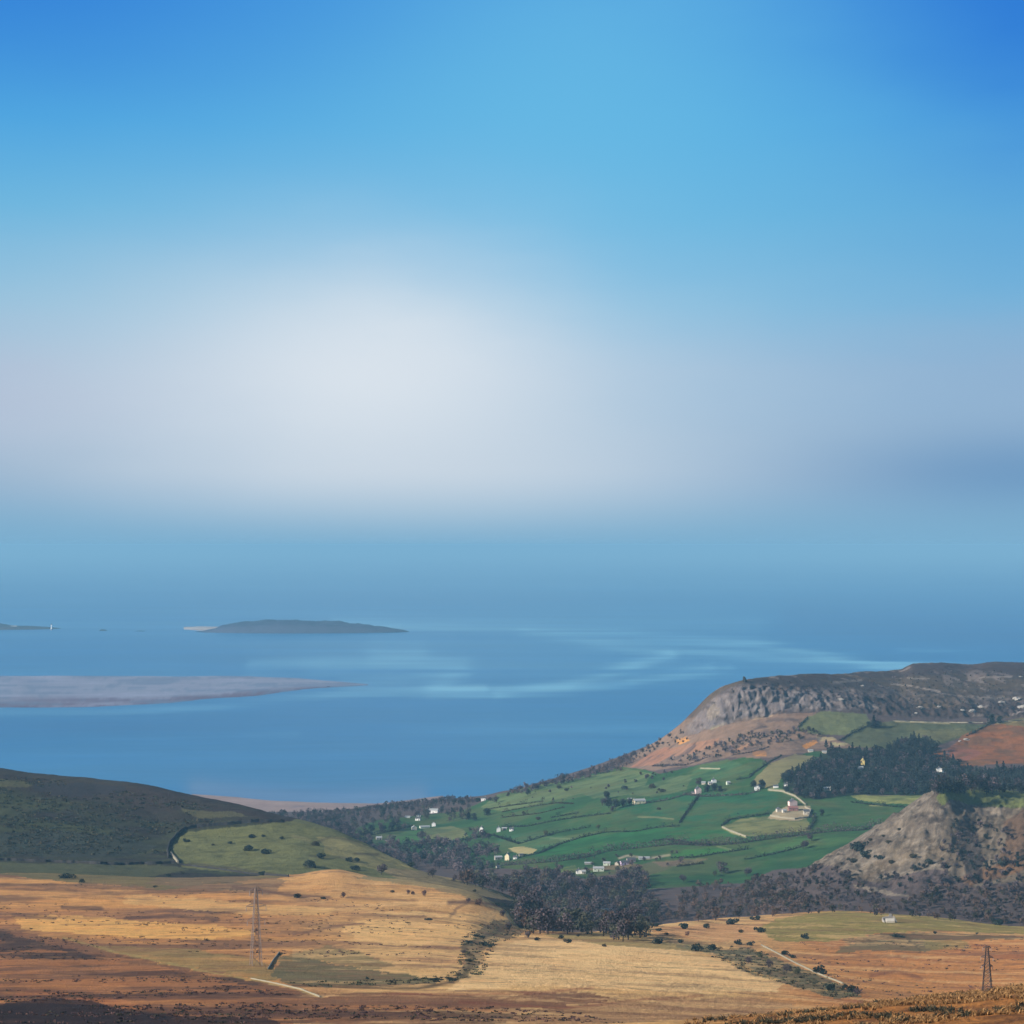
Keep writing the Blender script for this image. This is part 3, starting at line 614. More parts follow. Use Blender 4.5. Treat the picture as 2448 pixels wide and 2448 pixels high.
strokes(col, px, py, gx, gy, [(pal(166, 154, 142), [(2130, 1634), (2180, 1640), (2250, 1654)], 1.8, .8), (pal(150, 138, 126), [(2250, 1658), (2330, 1668), (2400, 1667)], 1.6, .6),
   (pal(160, 150, 140), [(2170, 1621), (2220, 1622)], 1.6, .7), (pal(160, 150, 140), [(2340, 1619), (2420, 1617)], 1.6, .7), (pal(150, 140, 130), [(1990, 1632), (2060, 1626)], 3, .5)], 3)
head, cv = grid_obj('headland', gx, gy, gz, col, M_fields)
head['kind'] = 'structure'
LAND.append(('headland', cv))

# ================================================================== ROCKY HILL (right)
cols = columns(1800, 5200)
L = [
 ('z', [(1800, 1450, 45), (5200, 1450, 60)]),
 ('p', [(1800, 1640, 2205), (1900, 1620, 2192), (2100, 1580, 2190), (2300, 1560, 2212), (2448, 1560, 2214), (5200, 1560, 2200)]),
 ('p', [(1800, 1800, 2140), (1900, 1780, 2120), (2000, 1750, 2105), (2100, 1720, 2112), (2200, 1690, 2110), (2300, 1676, 2112), (2448, 1660, 2112), (5200, 1630, 2100)]),
 ('p', [(1800, 1880, 2128), (1900, 1860, 2095), (1960, 1850, 2068), (2000, 1840, 2052), (2060, 1812, 2030), (2100, 1795, 2018), (2200, 1765, 1998), (2260, 1768, 1988), (2330, 1766, 2002), (2380, 1758, 2006), (2448, 1745, 2000), (5200, 1700, 1980)]),
 ('p', [(1800, 1910, 2126), (1900, 1890, 2090), (1973, 1878, 2058), (2072, 1845, 1994), (2172, 1825, 1938), (2254, 1820, 1894), (2320, 1826, 1922), (2448, 1822, 1930), (5200, 1800, 1915)]),
 ('p', [(1800, 1930, 2125), (1900, 1905, 2088), (1940, 1900, 2076), (1973, 1895, 2053), (2025, 1885, 2018), (2072, 1875, 1987), (2126, 1865, 1958), (2172, 1855, 1925), (2215, 1845, 1898), (2254, 1842, 1884), (2319, 1900, 1883), (2448, 1950, 1892), (5200, 1950, 1880)]),
 ('z', [(1800, 2050, 30), (2100, 2050, 40), (5200, 2150, 40)]),
]
gx, gy, gz, gt = loft(L, cols, 90)
m = sstep(1.2, 2.2, gt) * sstep(5.0, 4.2, gt)
gz += m * (fbm(gx, gy, 38, 5, 0.6, 71) * 5.0 + (1 - 2 * np.abs(fbm(gx - 0.4 * gy, gy * 0.5, 22, 4, 0.6, 72))) * 3.4) + fbm(gx, gy, 12, 5, 0.65, 73) * 1.7 * m + fbm(gx, gy, 8, 4, 0.55, 73) * 0.3
px, py = project(gx, gy, gz)
col = np.empty(gx.shape + (3,)); col[:] = pal(116, 106, 94)
n1 = fbm(gx, gy + gz, 22, 5, 0.6, 74); n2 = fbm(gx, gy + gz, 60, 5, 0.6, 75)
blend(col, sstep(0.04, 0.3, n1) * 0.8, pal(74, 64, 58))
blend(col, sstep(0.05, 0.4, n2) * 0.5, pal(124, 108, 84))
n3r = fbm(gx * 1.2, gy + gz * 1.5, 9, 5, 0.68, 76)
blend(col, sstep(0.08, 0.3, n3r) * 0.65, pal(92, 82, 72))
blend(col, sstep(0.12, 0.35, -n3r) * 0.6, pal(150, 138, 122))
POL = [
 (pal(112, 100, 84), [(2270, 1930), (2320, 1950), (2448, 1960), (2700, 1960), (2700, 2250), (2240, 2250), (2230, 2120), (2270, 2050), (2255, 1990)], 0.65),
 (pal(108, 116, 66), [(2238, 1905), (2256, 1870), (2700, 1860), (2700, 1930), (2448, 1932), (2330, 1924), (2270, 1912), (2258, 1925)], 0.95),
 (pal(104, 80, 62), [(2400, 1965), (2448, 1935), (2700, 1935), (2700, 2080), (2448, 2080), (2350, 2110), (2290, 2120), (2300, 2095), (2380, 2070), (2410, 2000)], 0.75),
 (pal(122, 94, 70), [(2290, 2098), (2330, 2080), (2448, 2060), (2448, 2080), (2350, 2105), (2300, 2125)], 0.7),
 (WOODF, [(1790, 2250), (1790, 2100), (1900, 2070), (1990, 2068), (2050, 2100), (2110, 2110), (2180, 2085), (2240, 2080), (2320, 2120), (2448, 2110), (2700, 2110), (2700, 2260)], 0.95),
 (pal(140, 128, 112), [(2040, 2112), (2090, 2122), (2170, 2140), (2180, 2150), (2100, 2135), (2050, 2124)], 0.85),
 (pal(58, 54, 58), [(2290, 1960), (2330, 1970), (2350, 2030), (2345, 2110), (2310, 2100), (2300, 2030)], 0.7),  # shade of the gully right of the ridge, painted as a dark strip
]
paint(col, px, py, gx, gy, POL, 12, 20)
rocky, rv = grid_obj('hill', gx, gy, gz, col, M_rock)
rocky['kind'] = 'structure'
LAND.append(('rocky', rv))

# ------------------------------------------------------------------ ray casting on the land
BV = []
for n_, (V, Q) in LAND:
    BV.append((n_, BVHTree.FromPolygons([tuple(v) for v in V.tolist()], Q.tolist(), all_triangles=False)))
O = Vector((0, 0, CAMH))
def hit(px, py, only=None):
    for k in range(25):
        a, b, c = pix2dir(px, py + k * 1.5)
        d = Vector((a, b, c)).normalized()
        best = None
        for n_, t_ in BV:
            if only and n_ != only: continue
            loc, nor, idx, dist = t_.ray_cast(O, d, 9000)
            if loc is not None and (best is None or dist < best[1]): best = (loc, dist, nor, n_)
        if best: return best
    return None
def ground(x, y):
    z = None
    for n_, t_ in BV:
        loc, nor, idx, dist = t_.ray_cast(Vector((x, y, 900)), Vector((0, 0, -1)), 2000)
        if loc is not None and (z is None or loc.z > z): z = loc.z
    return z

# ================================================================== SEA
az_ = np.concatenate([np.linspace(-80, -16, 24), np.linspace(-15.5, 15.5, 420), np.linspace(16, 80, 24)])
pys = np.concatenate([np.array([9000, 5000, 3500, 2600]), np.linspace(2100, 1420, 330), np.linspace(1418, 1340, 90), np.array([1332, 1325, 1320])])
gyr = CAMH * F / (pys - HZ)
gx = np.tan(np.radians(az_))[None, :] * gyr[:, None]; gy = gyr[:, None] + 0 * gx; gz = 0 * gx
px, py = project(gx, gy, gz)
s1 = fbm(gx * 0.35, gy, 900, 6, 0.6, 81); s2 = fbm(gx * 0.12, gy, 240, 5, 0.6, 82); s3 = fbm(gx * 0.5, gy, 2600, 5, 0.55, 83)
jx = fbm(gx * 0.6, gy, 500, 4, 0.6, 84) * 22; jy = fbm(gx * 0.3, gy, 300, 5, 0.62, 85) * 15
shal = np.zeros(px.shape)
def sline(pts, wd, a):
    global shal
    d = dist_poly(pts, px + jx, py + jy)
    shal = shal + a * np.exp(-(d / wd) ** 2)
sline([(-100, 1706), (250, 1704), (500, 1690), (850, 1655), (1150, 1645)], 13, 0.6)
sline([(800, 1486), (1000, 1500), (1250, 1508), (1500, 1520), (1800, 1540), (2100, 1592), (2500, 1606)], 11, 0.75)
sline([(1250, 1512), (1500, 1545), (1700, 1560), (1950, 1580), (2200, 1600)], 12, 0.7)
sline([(1180, 1655), (1350, 1635), (1480, 1600), (1600, 1565)], 13, 0.7)
sline([(980, 1672), (1200, 1660), (1350, 1650), (1700, 1600)], 12, 0.4)
sline([(900, 1560), (1100, 1590), (1030, 1650), (1180, 1668)], 26, 0.42)
sline([(1500, 1625), (1700, 1605), (1750, 1600)], 8, 0.35)
sline([(2150, 1552), (2300, 1562), (2500, 1570)], 6, 0.35)
sline([(0, 1750), (300, 1762), (700, 1752)], 11, 0.25)
sline([(820, 1630), (950, 1620), (1120, 1606)], 12, 0.35)
sline([(600, 1590), (900, 1575), (1000, 1560)], 22, 0.4)
deep = np.exp(-((py - 1738 - jy) / 26) ** 2) * sstep(1300, 200, px) * 0.45 + np.exp(-(dist_poly([(700, 1600), (400, 1560), (0, 1560)], px + jx, py + jy) / 30) ** 2) * 0.15
deep = deep + np.exp(-(dist_poly([(1900, 1480), (2200, 1500), (2600, 1530)], px + jx, py + jy) / 45) ** 2) * 0.5
sv = shal * 0.68 * (0.75 + 1.3 * s2) - deep + 0.16 * s1 + 0.20 * s3 + 0.12 * s2
sand = np.exp(-(dist_poly([(470, 1885), (600, 1900), (800, 1912), (1000, 1902)], px, py) / 26) ** 2)
WB = C3(12, 102, 154); WD = C3(4, 74, 132); WL = C3(118, 180, 204)
col = np.empty(gx.shape + (3,)); col[:] = WB
blend(col, -sv, WD); blend(col, sv, WL)
blend(col, sand * 0.35, C3(130, 130, 146))
m = bpy.data.materials.new('sea_water'); m.use_nodes = True
t = NT(m.node_tree); t.n.clear()
a = t.new('ShaderNodeAttribute', attribute_name='cover')
g = t.new('ShaderNodeTexCoord')
mp = t.new('ShaderNodeMapping'); mp.inputs['Scale'].default_value = (0.35, 1, 1); t.l.new(g.outputs['Object'], mp.inputs[0])
n1 = t.noise(mp.outputs[0], 1 / 60.0, 6, 0.65); n2 = t.noise(mp.outputs[0], 1 / 400.0, 5, 0.6)
v = t.math('ADD', t.math('MULTIPLY', t.math('SUBTRACT', n2, 0.5), 0.5), t.math('ADD', t.math('MULTIPLY', t.math('SUBTRACT', n1, 0.5), 0.35), 1.0))
vv = t.new('ShaderNodeCombineXYZ')
for i in range(3): t.put(vv.inputs[i], v)
c = t.mix(1.0, a.outputs['Color'], vv.outputs[0], 'MULTIPLY')
b = t.new('ShaderNodeBsdfPrincipled'); t.put(b.inputs['Base Color'], c)
b.inputs['Roughness'].default_value = 0.3; b.inputs['IOR'].default_value = 1.33; b.inputs['Specular IOR Level'].default_value = 0.15
bp = t.new('ShaderNodeBump'); bp.inputs['Strength'].default_value = 0.25; bp.inputs['Distance'].default_value = 3.0
t.put(bp.inputs['Height'], n1); t.l.new(bp.outputs[0], b.inputs['Normal'])
o_ = t.new('ShaderNodeOutputMaterial'); t.l.new(b.outputs[0], o_.inputs[0])
sea, _ = grid_obj('sea', gx, gy, gz, col, m)
sea['kind'] = 'structure'
# the sea floor/land below everything so that the ground reaches round the camera
bm = bmesh.new(); bmesh.ops.create_grid(bm, x_segments=8, y_segments=8, size=90000)
me = bm_mesh('lowland', bm); low_o = link_mesh('lowland', me, None); low_o.location = (0, 20000, -8)
low_o['kind'] = 'structure'
mm = bpy.data.materials.new('lowland_turf'); mm.use_nodes = True
tt = NT(mm.node_tree); bs = tt.n['Principled BSDF']; gg = tt.new('ShaderNodeTexCoord')
tt.put(bs.inputs['Base Color'], tt.ramp(tt.noise(gg.outputs['Object'], 0.004, 6), [(0.35, (0.05, 0.07, 0.04, 1)), (0.65, (0.12, 0.11, 0.06, 1))]))
bs.inputs['Roughness'].default_value = 1.0
me.materials.append(mm)

# sandbanks, beach: low domes of sand with ragged edges
def bank(name, top, bottom, h, ctop, cbot, edge=None, step=4, rows=16, lab=None, sd_=1):
    """top/bottom: px polylines of far and near waterlines"""
    x0, x1 = top[0][0], top[-1][0]
    xs = np.arange(x0, x1 + 1, step)
    t_ = np.interp(xs, *zip(*top)); b_ = np.interp(xs, *zip(*bottom))
    s = np.linspace(0, 1, rows)[:, None]
    ppy = b_[None] * (1 - s) + t_[None] * s
    yy = CAMH * F / (ppy - HZ)
    xx = (xs - CX)[None] / F * yy
    amp = np.clip((b_ - t_) / 12, 0, 1)[None]
    pjy = fbm(xx * 0.4, yy, 220, 5, 0.62, sd_) * 5 * amp
    yy = CAMH * F / (ppy + pjy - HZ); xx = (xs - CX)[None] / F * yy
    pr_ = np.sin(np.pi * np.clip(s, 0.0, 1)) ** 0.5
    zz = -0.6 + (h + 0.6) * np.clip(np.minimum(s * 6, (1 - s) * 5), 0, 1) * (0.6 + 0.6 * amp) + fbm(xx * 0.5, yy, 120, 4, 0.6, sd_ + 3) * 0.5 * np.sin(np.pi * s)
    c = np.empty(xx.shape + (3,)); c[:] = ctop
    if edge is not None:
        blend(c, sstep(0.34, 0.12, s + 0.25 * fbm(xx * 0.4, yy, 160, 4, 0.6, sd_ + 7)) + 0 * xx, edge)
    n = fbm(xx * 0.5, yy, 90, 6, 0.68, sd_ + 5) * 1.2
    blend(c, sstep(0.02, 0.35, n) * 0.7, cbot)
    blend(c, sstep(0.12, 0.4, -n) * 0.5, ctop * 1.25)
    o, _ = grid_obj(name, xx, yy, zz, c, M_sand)
    o['kind'] = 'structure'
    return o
M_sand = ground_mat('wet_sand', 60.0, 0.22, (0.48, 0.46, 0.5), 0.2, 0.3, 1.0, 0.8, fleck=0.1)
bank('sandbank', [(-500, 1606), (0, 1611), (300, 1612), (600, 1613), (720, 1618), (820, 1629), (880, 1636)],
     [(-500, 1694), (0, 1697), (200, 1695), (400, 1684), (600, 1664), (720, 1650), (820, 1641), (880, 1638)], 1.2, C3(132, 134, 152), C3(98, 110, 134), C3(98, 80, 98), sd_=91)
bank('beach', [(460, 1890), (500, 1893), (560, 1898), (640, 1908), (760, 1914), (900, 1918), (1060, 1900)],
     [(460, 1960), (500, 1962), (560, 1962), (640, 1962), (760, 1962), (900, 1950), (1060, 1930)], 0.9, C3(142, 124, 118), C3(112, 106, 116), None, sd_=95)

# island with cliffs and its low shelf
def island(name, pxs, basep, topfn, depth, c_top, c_side, sd_=1, nx=160, ny=26):
    xs = np.linspace(pxs[0], pxs[1], nx)
    Yb = CAMH * F / (basep - HZ)
    v = np.linspace(-1, 1, ny)
    Xw = (xs - CX) / F * Yb
    prof = topfn(xs) * Yb / F           # metres of height at each x
    halfd = depth * np.sqrt(np.clip(1 - ((xs - xs.mean()) / (0.5 * (pxs[1] - pxs[0]))) ** 2, 0, 1)) + 2
    xx = Xw[None] + 0 * v[:, None]; yy = Yb + depth + v[:, None] * halfd[None]
    sh = np.clip(1 - np.abs(v) ** 6, 0, 1)[:, None]
    zz = -2 + (prof[None] + 2) * sh * (0.85 + 0.3 * fbm(xx, yy, 90, 5, 0.6, sd_))
    c = np.empty(xx.shape + (3,)); c[:] = c_top
    blend(c, sstep(0.7, 0.9, np.abs(v))[:, None] + 0 * xx, c_side)
    blend(c, sstep(0.1, 0.35, fbm(xx, yy, 50, 4, 0.6, sd_ + 2)) * 0.5, c_side)
    o, _ = grid_obj(name, xx, yy, zz, c, M_rock)
    o['kind'] = 'structure'
    return o
island('island', (452, 975), 1514, lambda x: np.interp(x, [452, 470, 500, 520, 560, 640, 720, 800, 860, 920, 960, 975], [0, 2, 9, 19, 26, 30, 28, 25, 20, 12, 4, 0]), 170, C3(44, 52, 78), C3(62, 66, 88), 101)  # blue of the distant haze is mixed into the island's own colours
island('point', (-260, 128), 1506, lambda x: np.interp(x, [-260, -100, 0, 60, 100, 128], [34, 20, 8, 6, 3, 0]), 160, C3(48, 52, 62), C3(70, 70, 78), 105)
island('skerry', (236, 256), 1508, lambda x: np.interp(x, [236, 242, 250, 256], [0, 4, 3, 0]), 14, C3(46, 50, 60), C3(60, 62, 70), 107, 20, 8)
island('skerry', (318, 350), 1509, lambda x: np.interp(x, [318, 330, 342, 350], [0, 1.5, 1, 0]), 14, C3(56, 60, 70), C3(60, 62, 70), 109, 20, 8)
bank('shingle_spit', [(440, 1498), (480, 1497), (560, 1502), (600, 1507)], [(440, 1505), (480, 1507), (560, 1509), (600, 1510)], 2.5, C3(176, 166, 156), C3(150, 140, 136), None, step=2, sd_=97)

# ------------------------------------------------------------------ haze
bm = bmesh.new(); bmesh.ops.create_cube(bm, size=1.0)
hz_o = link_mesh('haze', bm_mesh('haze', bm)); 
hz_o.location = (0, 42000, (CAMH + 10 - 10) / 2); hz_o.scale = (200000, 200000 - 4000, CAMH + 10 + 10)
hz_o['kind'] = 'stuff'; hz_o['label'] = 'pale blue sea haze lying over the bay and fading the horizon'; hz_o['category'] = 'haze'
m = bpy.data.materials.new('haze_air'); m.use_nodes = True
t = NT(m.node_tree); t.n.clear()
pv = t.new('ShaderNodeVolumePrincipled')
pv.inputs['Color'].default_value = (0.31, 0.67, 0.95, 1); pv.inputs['Density'].default_value = 6.4e-5; pv.inputs['Anisotropy'].default_value = 0.0
o_ = t.new('ShaderNodeOutputMaterial'); t.l.new(pv.outputs[0], o_.inputs['Volume'])
hz_o.data.materials.append(m)
# ================================================================== VEGETATION
def foliage_mat(name, dark, light, rough=0.9, amt=1.0, tint=False):
    m = bpy.data.materials.new(name); m.use_nodes = True
    t = NT(m.node_tree); t.n.clear()
    g = t.new('ShaderNodeNewGeometry'); oi = t.new('ShaderNodeObjectInfo')
    fac = g.outputs['Random Per Island']
    if tint:
        ta = t.new('ShaderNodeAttribute', attribute_name='tint')
        fac = t.math('ADD', t.math('MULTIPLY', ta.outputs['Fac'], 0.8), t.math('MULTIPLY', fac, 0.2))
    c = t.ramp(fac, [(0.0, dark), (0.75, light), (1.0, tuple(min(1, v * 1.45) for v in light[:3]) + (1,))])
    v = t.math('ADD', t.math('MULTIPLY', oi.outputs['Random'], 0.5), 0.75)
    vv = t.new('ShaderNodeCombineXYZ')
    for i in range(3): t.put(vv.inputs[i], v)
    c = t.mix(1.0, c, vv.outputs[0], 'MULTIPLY')
    b = t.new('ShaderNodeBsdfPrincipled'); t.put(b.inputs['Base Color'], c)
    b.inputs['Roughness'].default_value = rough; b.inputs['Specular IOR Level'].default_value = 0.15
    o = t.new('ShaderNodeOutputMaterial'); t.l.new(b.outputs[0], o.inputs[0])
    return m
def L4(r, g, b): return (r, g, b, 1)
M_bare = foliage_mat('bare_twigs', L4(.042, .033, .038), L4(.10, .078, .080))
M_dark = foliage_mat('evergreen_leaves', L4(.012, .019, .018), L4(.032, .046, .036))
M_gorse = foliage_mat('scrub_leaves', L4(.022, .022, .014), L4(.060, .052, .030))
M_moss = foliage_mat('spring_leaves', L4(.040, .050, .026), L4(.095, .10, .055))
M_red = foliage_mat('russet_twigs', L4(.050, .030, .030), L4(.12, .065, .058))
M_tuss = foliage_mat('tussock_grass', L4(.12, .062, .024), L4(.31, .175, .07))
W_bare = foliage_mat('wood_bare_twigs', L4(.030, .026, .036), L4(.120, .092, .098), tint=True)
W_dark = foliage_mat('wood_evergreen_leaves', L4(.008, .013, .016), L4(.034, .046, .040), tint=True)
W_red = foliage_mat('wood_russet_twigs', L4(.044, .030, .026), L4(.120, .078, .060), tint=True)
W_moss = foliage_mat('wood_spring_leaves', L4(.034, .038, .028), L4(.095, .095, .065), tint=True)
W_gorse = foliage_mat('wood_scrub_leaves', L4(.022, .022, .014), L4(.065, .056, .034), tint=True)
KEEP = [(2063, 1830), (2246, 1846), (1978, 1890), (1451, 2180), (1879, 1880), (1938, 1798), (1971, 1800), (1037, 1942), (1000, 1960), (1037, 1976), (1015, 1980), (990, 1985), (906, 2008), (975, 1956), (1156, 1915), (1213, 2058), (1191, 2074), (1384, 2090), (1431, 2084), (1192, 2056)]
M_bark = foliage_mat('bark', L4(.03, .026, .025), L4(.05, .042, .038))

def quads(cent, size, rng, flat=0.0):
    n = len(cent)
    a = rng.normal(size=(n, 3)); a[:, 2] *= (1 - flat); a /= np.linalg.norm(a, axis=1)[:, None]
    b = rng.normal(size=(n, 3)); b -= (a * b).sum(1)[:, None] * a; b /= np.linalg.norm(b, axis=1)[:, None]
    s = np.asarray(size).reshape(-1, 1)
    a = a * s; b = b * s * rng.uniform(0.5, 1.0, (n, 1))
    V = np.stack([cent - a, cent - b * 0.9 + a * .1, cent + a, cent + b], 1).reshape(-1, 3)
    Q = np.arange(4 * n).reshape(-1, 4)
    return V, Q
def tube(p0, p1, r0, r1, k=5):
    p0 = np.array(p0, float); p1 = np.array(p1, float)
    d = p1 - p0; d /= np.linalg.norm(d) + 1e-9
    u = np.cross(d, [0.3, 0.9, 0.2]); u /= np.linalg.norm(u); v = np.cross(d, u)
    an = np.arange(k) * 2 * math.pi / k
    ring = np.cos(an)[:, None] * u + np.sin(an)[:, None] * v
    V = np.concatenate([p0 + ring * r0, p1 + ring * r1])
    i = np.arange(k); j = (i + 1) % k
    return V, np.stack([i, j, j + k, i + k], 1)
def join(parts):
    Vs, Qs, n = [], [], 0
    for V, Q in parts:
        Vs.append(V); Qs.append(Q + n); n += len(V)
    return np.concatenate(Vs), np.concatenate(Qs)

def crown_pts(kind, H, W, n, rng):
    """points inside an uneven crown made of several lobes"""
    if kind == 'conifer':
        z = rng.uniform(0.10, 1.0, n) ** 0.9
        r = (1 - z) * 0.5 + 0.05
        r = r * np.sqrt(rng.uniform(0.35, 1.0, n)) * (0.8 + 0.35 * np.sin(z * 26))
        th = rng.uniform(0, 2 * math.pi, n)
        return np.stack([r * W * np.cos(th), r * W * np.sin(th), z * H], 1)
    nl = rng.randint(7, 12)
    lobes = []
    for i in range(nl):
        th = rng.uniform(0, 2 * math.pi); rr = rng.uniform(0, .32)
        lobes.append((rr * math.cos(th) * W, rr * math.sin(th) * W, H * rng.uniform(.26, .80) * (1 - .35 * rr), rng.uniform(.16, .27)))
    k = rng.randint(0, nl, n)
    Lb = np.array(lobes)[k]
    d = rng.normal(size=(n, 3)); d /= np.linalg.norm(d, axis=1)[:, None]
    rad = rng.uniform(0.35, 1.0, n) ** 0.5
    return Lb[:, :3] + d * rad[:, None] * Lb[:, 3:4] * np.array([W, W, H * 0.85])
def tree_parts(kind, H, W, n, seed, qs=0.42):
    rng = np.random.RandomState(seed)
    P = crown_pts(kind, H, W, n, rng)
    P[:, 2] = np.maximum(P[:, 2], H * 0.1)
    crown = quads(P, rng.uniform(0.5, 1.0, n) * qs, rng)
    tr = []
    if kind == 'conifer': tr.append(tube((0, 0, -0.8), (0, 0, H * .92), W * .035, 0.04))
    else:
        lean = rng.uniform(-.05, .05, 2) * H
        tr.append(tube((0, 0, -0.8), (lean[0], lean[1], H * .38), H * .032, H * .022, 6))
        for i in range(6):
            th = i * 1.05 + rng.uniform(-.3, .3)
            e = (lean[0] + math.cos(th) * W * rng.uniform(.18, .36), lean[1] + math.sin(th) * W * rng.uniform(.18, .36), H * rng.uniform(.62, .88))
            tr.append(tube((lean[0], lean[1], H * rng.uniform(.25, .38)), e, H * .014, H * .004, 4))
    return crown, join(tr)
def bush_parts(H, W, n, seed, qs=0.28):
    rng = np.random.RandomState(seed)
    nl = rng.randint(4, 7); lobes = [(rng.uniform(-.3, .3) * W, rng.uniform(-.25, .25) * W, H * rng.uniform(.2, .55), rng.uniform(.2, .33)) for _ in range(nl)]
    k = rng.randint(0, nl, n); Lb = np.array(lobes)[k]
    d = rng.normal(size=(n, 3)); d /= np.linalg.norm(d, axis=1)[:, None]
    P = Lb[:, :3] + d * (rng.uniform(.3, 1, n) ** .5)[:, None] * Lb[:, 3:4] * np.array([W, W, H])
    P[:, 2] = np.clip(P[:, 2], -0.2, None)
    st = [tube((0, 0, -.6), (rng.uniform(-.3, .3) * W, rng.uniform(-.2, .2) * W, H * .5), H * .05, H * .015, 4) for _ in range(4)]
    return quads(P, rng.uniform(.5, 1, n) * qs, rng), join(st)

PROTO = {}
def protos(kind):
    """unit-ish tree meshes, 8 m tall; several of each kind"""
    if kind in PROTO: return PROTO[kind]
    res = []
    for s in range(4):
        if kind in ('bare', 'russet', 'mossy'): c, t_ = tree_parts('broad', 8, 8.5, 620, 10 + s, 0.46)
        elif kind == 'evergreen': c, t_ = tree_parts('broad', 8, 7.5, 700, 30 + s, 0.5)
        elif kind == 'conifer': c, t_ = tree_parts('conifer', 8, 5.5, 620, 40 + s, 0.5)
        else: c, t_ = bush_parts(2.0, 3.0, 330, 50 + s, 0.24)
        cm = np_mesh(kind + '_crown', *c); tm = np_mesh(kind + '_trunk', *t_)
        cm.materials.append({'bare': M_bare, 'russet': M_red, 'mossy': M_moss, 'evergreen': M_dark, 'conifer': M_dark, 'bush': M_gorse, 'darkbush': M_dark}[kind])
        tm.materials.append(M_bark)
        res.append((cm, tm))
    PROTO[kind] = res
    return res
RN = random.Random(4)
NAMEK = {'bare': 'bare_tree', 'russet': 'bare_tree', 'mossy': 'leafing_tree', 'evergreen': 'evergreen_tree', 'conifer': 'conifer_tree', 'bush': 'bush', 'darkbush': 'bush'}
CATK = {'bush': 'bush', 'darkbush': 'bush'}
def put_tree(px, py, hpx, kind, label, group=None, wide=1.0, loc=None):
    if loc is None:
        h = hit(px, py)
        if h is None: return None
        loc = h[0]
    D = loc.y
    H = hpx * D / F
    cm, tm = RN.choice(protos(kind))
    unit = 2.0 if kind in ('bush', 'darkbush') else 8.0
    s = H / unit
    r = empty(NAMEK[kind], (loc.x, loc.y, loc.z - 0.05 * H), RN.uniform(0, 6.28))
    if hpx * wide < 9:
        s_ = (s * wide, s * wide, s)
    r.scale = (s * wide, s * wide, s)
    c = link_mesh('crown' if unit == 8.0 else 'foliage', cm, None, r)
    t_ = link_mesh('trunk' if unit == 8.0 else 'stem', tm, None, r)
    tag(r, label, CATK.get(kind, 'tree'), group)
    return r

# --- woods that read as one mass
def wood(name, label, poly, spacing, hm, kinds, seed, crown_n=110, mats=(M_bare,), hvar=0.35, qs=0.75, cat='wood', keep=None, over=None):
    rng = np.random.RandomState(seed)
    P = np.array(poly, float); x0, y0 = P.min(0); x1, y1 = P.max(0)
    per = {i: [] for i in range(len(mats))}; trunks = []; TN = {i: [] for i in range(len(mats))}
    protoL = []
    for s in range(6):
        protoL.append([tree_parts('conifer' if k == 'conifer' else 'broad', 1, 0.55 if k == 'conifer' else 1.0, crown_n, seed * 10 + s, qs / hm) for k in kinds])
    nx_ = int((x1 - x0) / spacing[0]) + 1; ny_ = int((y1 - y0) / spacing[1]) + 1
    gxx, gyy = np.meshgrid(np.arange(nx_), np.arange(ny_))
    sx = x0 + (gxx + rng.uniform(0, 1, gxx.shape)) * spacing[0]; sy = y0 + (gyy + rng.uniform(0, 1, gxx.shape)) * spacing[1]
    m = inpoly(poly, sx, sy)
    cnt = 0
    for qx, qy in zip(sx[m], sy[m]):
        if keep is not None and rng.rand() > keep: continue
        if any(abs(qx - kx) < 13 and -4 < qy - ky < hm * 2.9 for kx, ky in KEEP): continue
        h = hit(qx, qy, over)
        if h is None: continue
        loc = h[0]
        H = hm * rng.uniform(1 - hvar, 1 + hvar)
        ki = rng.randint(len(kinds)); mi = ki % len(mats)
        (cv, cq), (tv, tq) = protoL[rng.randint(6)][ki]
        a = rng.uniform(0, 6.28); ca, sa = math.cos(a), math.sin(a)
        R = np.array([[ca, -sa, 0], [sa, ca, 0], [0, 0, 1]]) * H
        off = np.array([loc.x, loc.y, loc.z - 0.1])
        per[mi].append((cv @ R.T + off, cq)); TN[mi].append((rng.uniform(0, 1), len(cv))); trunks.append((tv @ R.T + off, tq)); cnt += 1
    root = None
    parts = []
    V, Q, MI, TI = [], [], [], []
    n = 0
    for mi in list(range(len(mats))) + ['t']:
        src = trunks if mi == 't' else per[mi]
        if not src: continue
        v, q = join(src)
        V.append(v); Q.append(q + n); n += len(v)
        TI.append(np.zeros(len(v)) if mi == 't' else np.concatenate([np.full(c_, t_) for t_, c_ in TN[mi]]))
        MI.append(np.full(len(q), len(mats) if mi == 't' else mi, dtype=np.int32))
    me = np_mesh(name, np.concatenate(V), np.concatenate(Q))
    for mt in mats: me.materials.append({M_bare: W_bare, M_dark: W_dark, M_red: W_red, M_moss: W_moss, M_gorse: W_gorse}[mt])
    me.materials.append(M_bark)
    ti_ = me.attributes.new('tint', 'FLOAT', 'POINT'); ti_.data.foreach_set('value', np.concatenate(TI).astype(np.float32))
    me.polygons.foreach_set('material_index', np.concatenate(MI))
    o = link_mesh(name, me)
    tag(o, label, cat, kind='stuff')
    return o

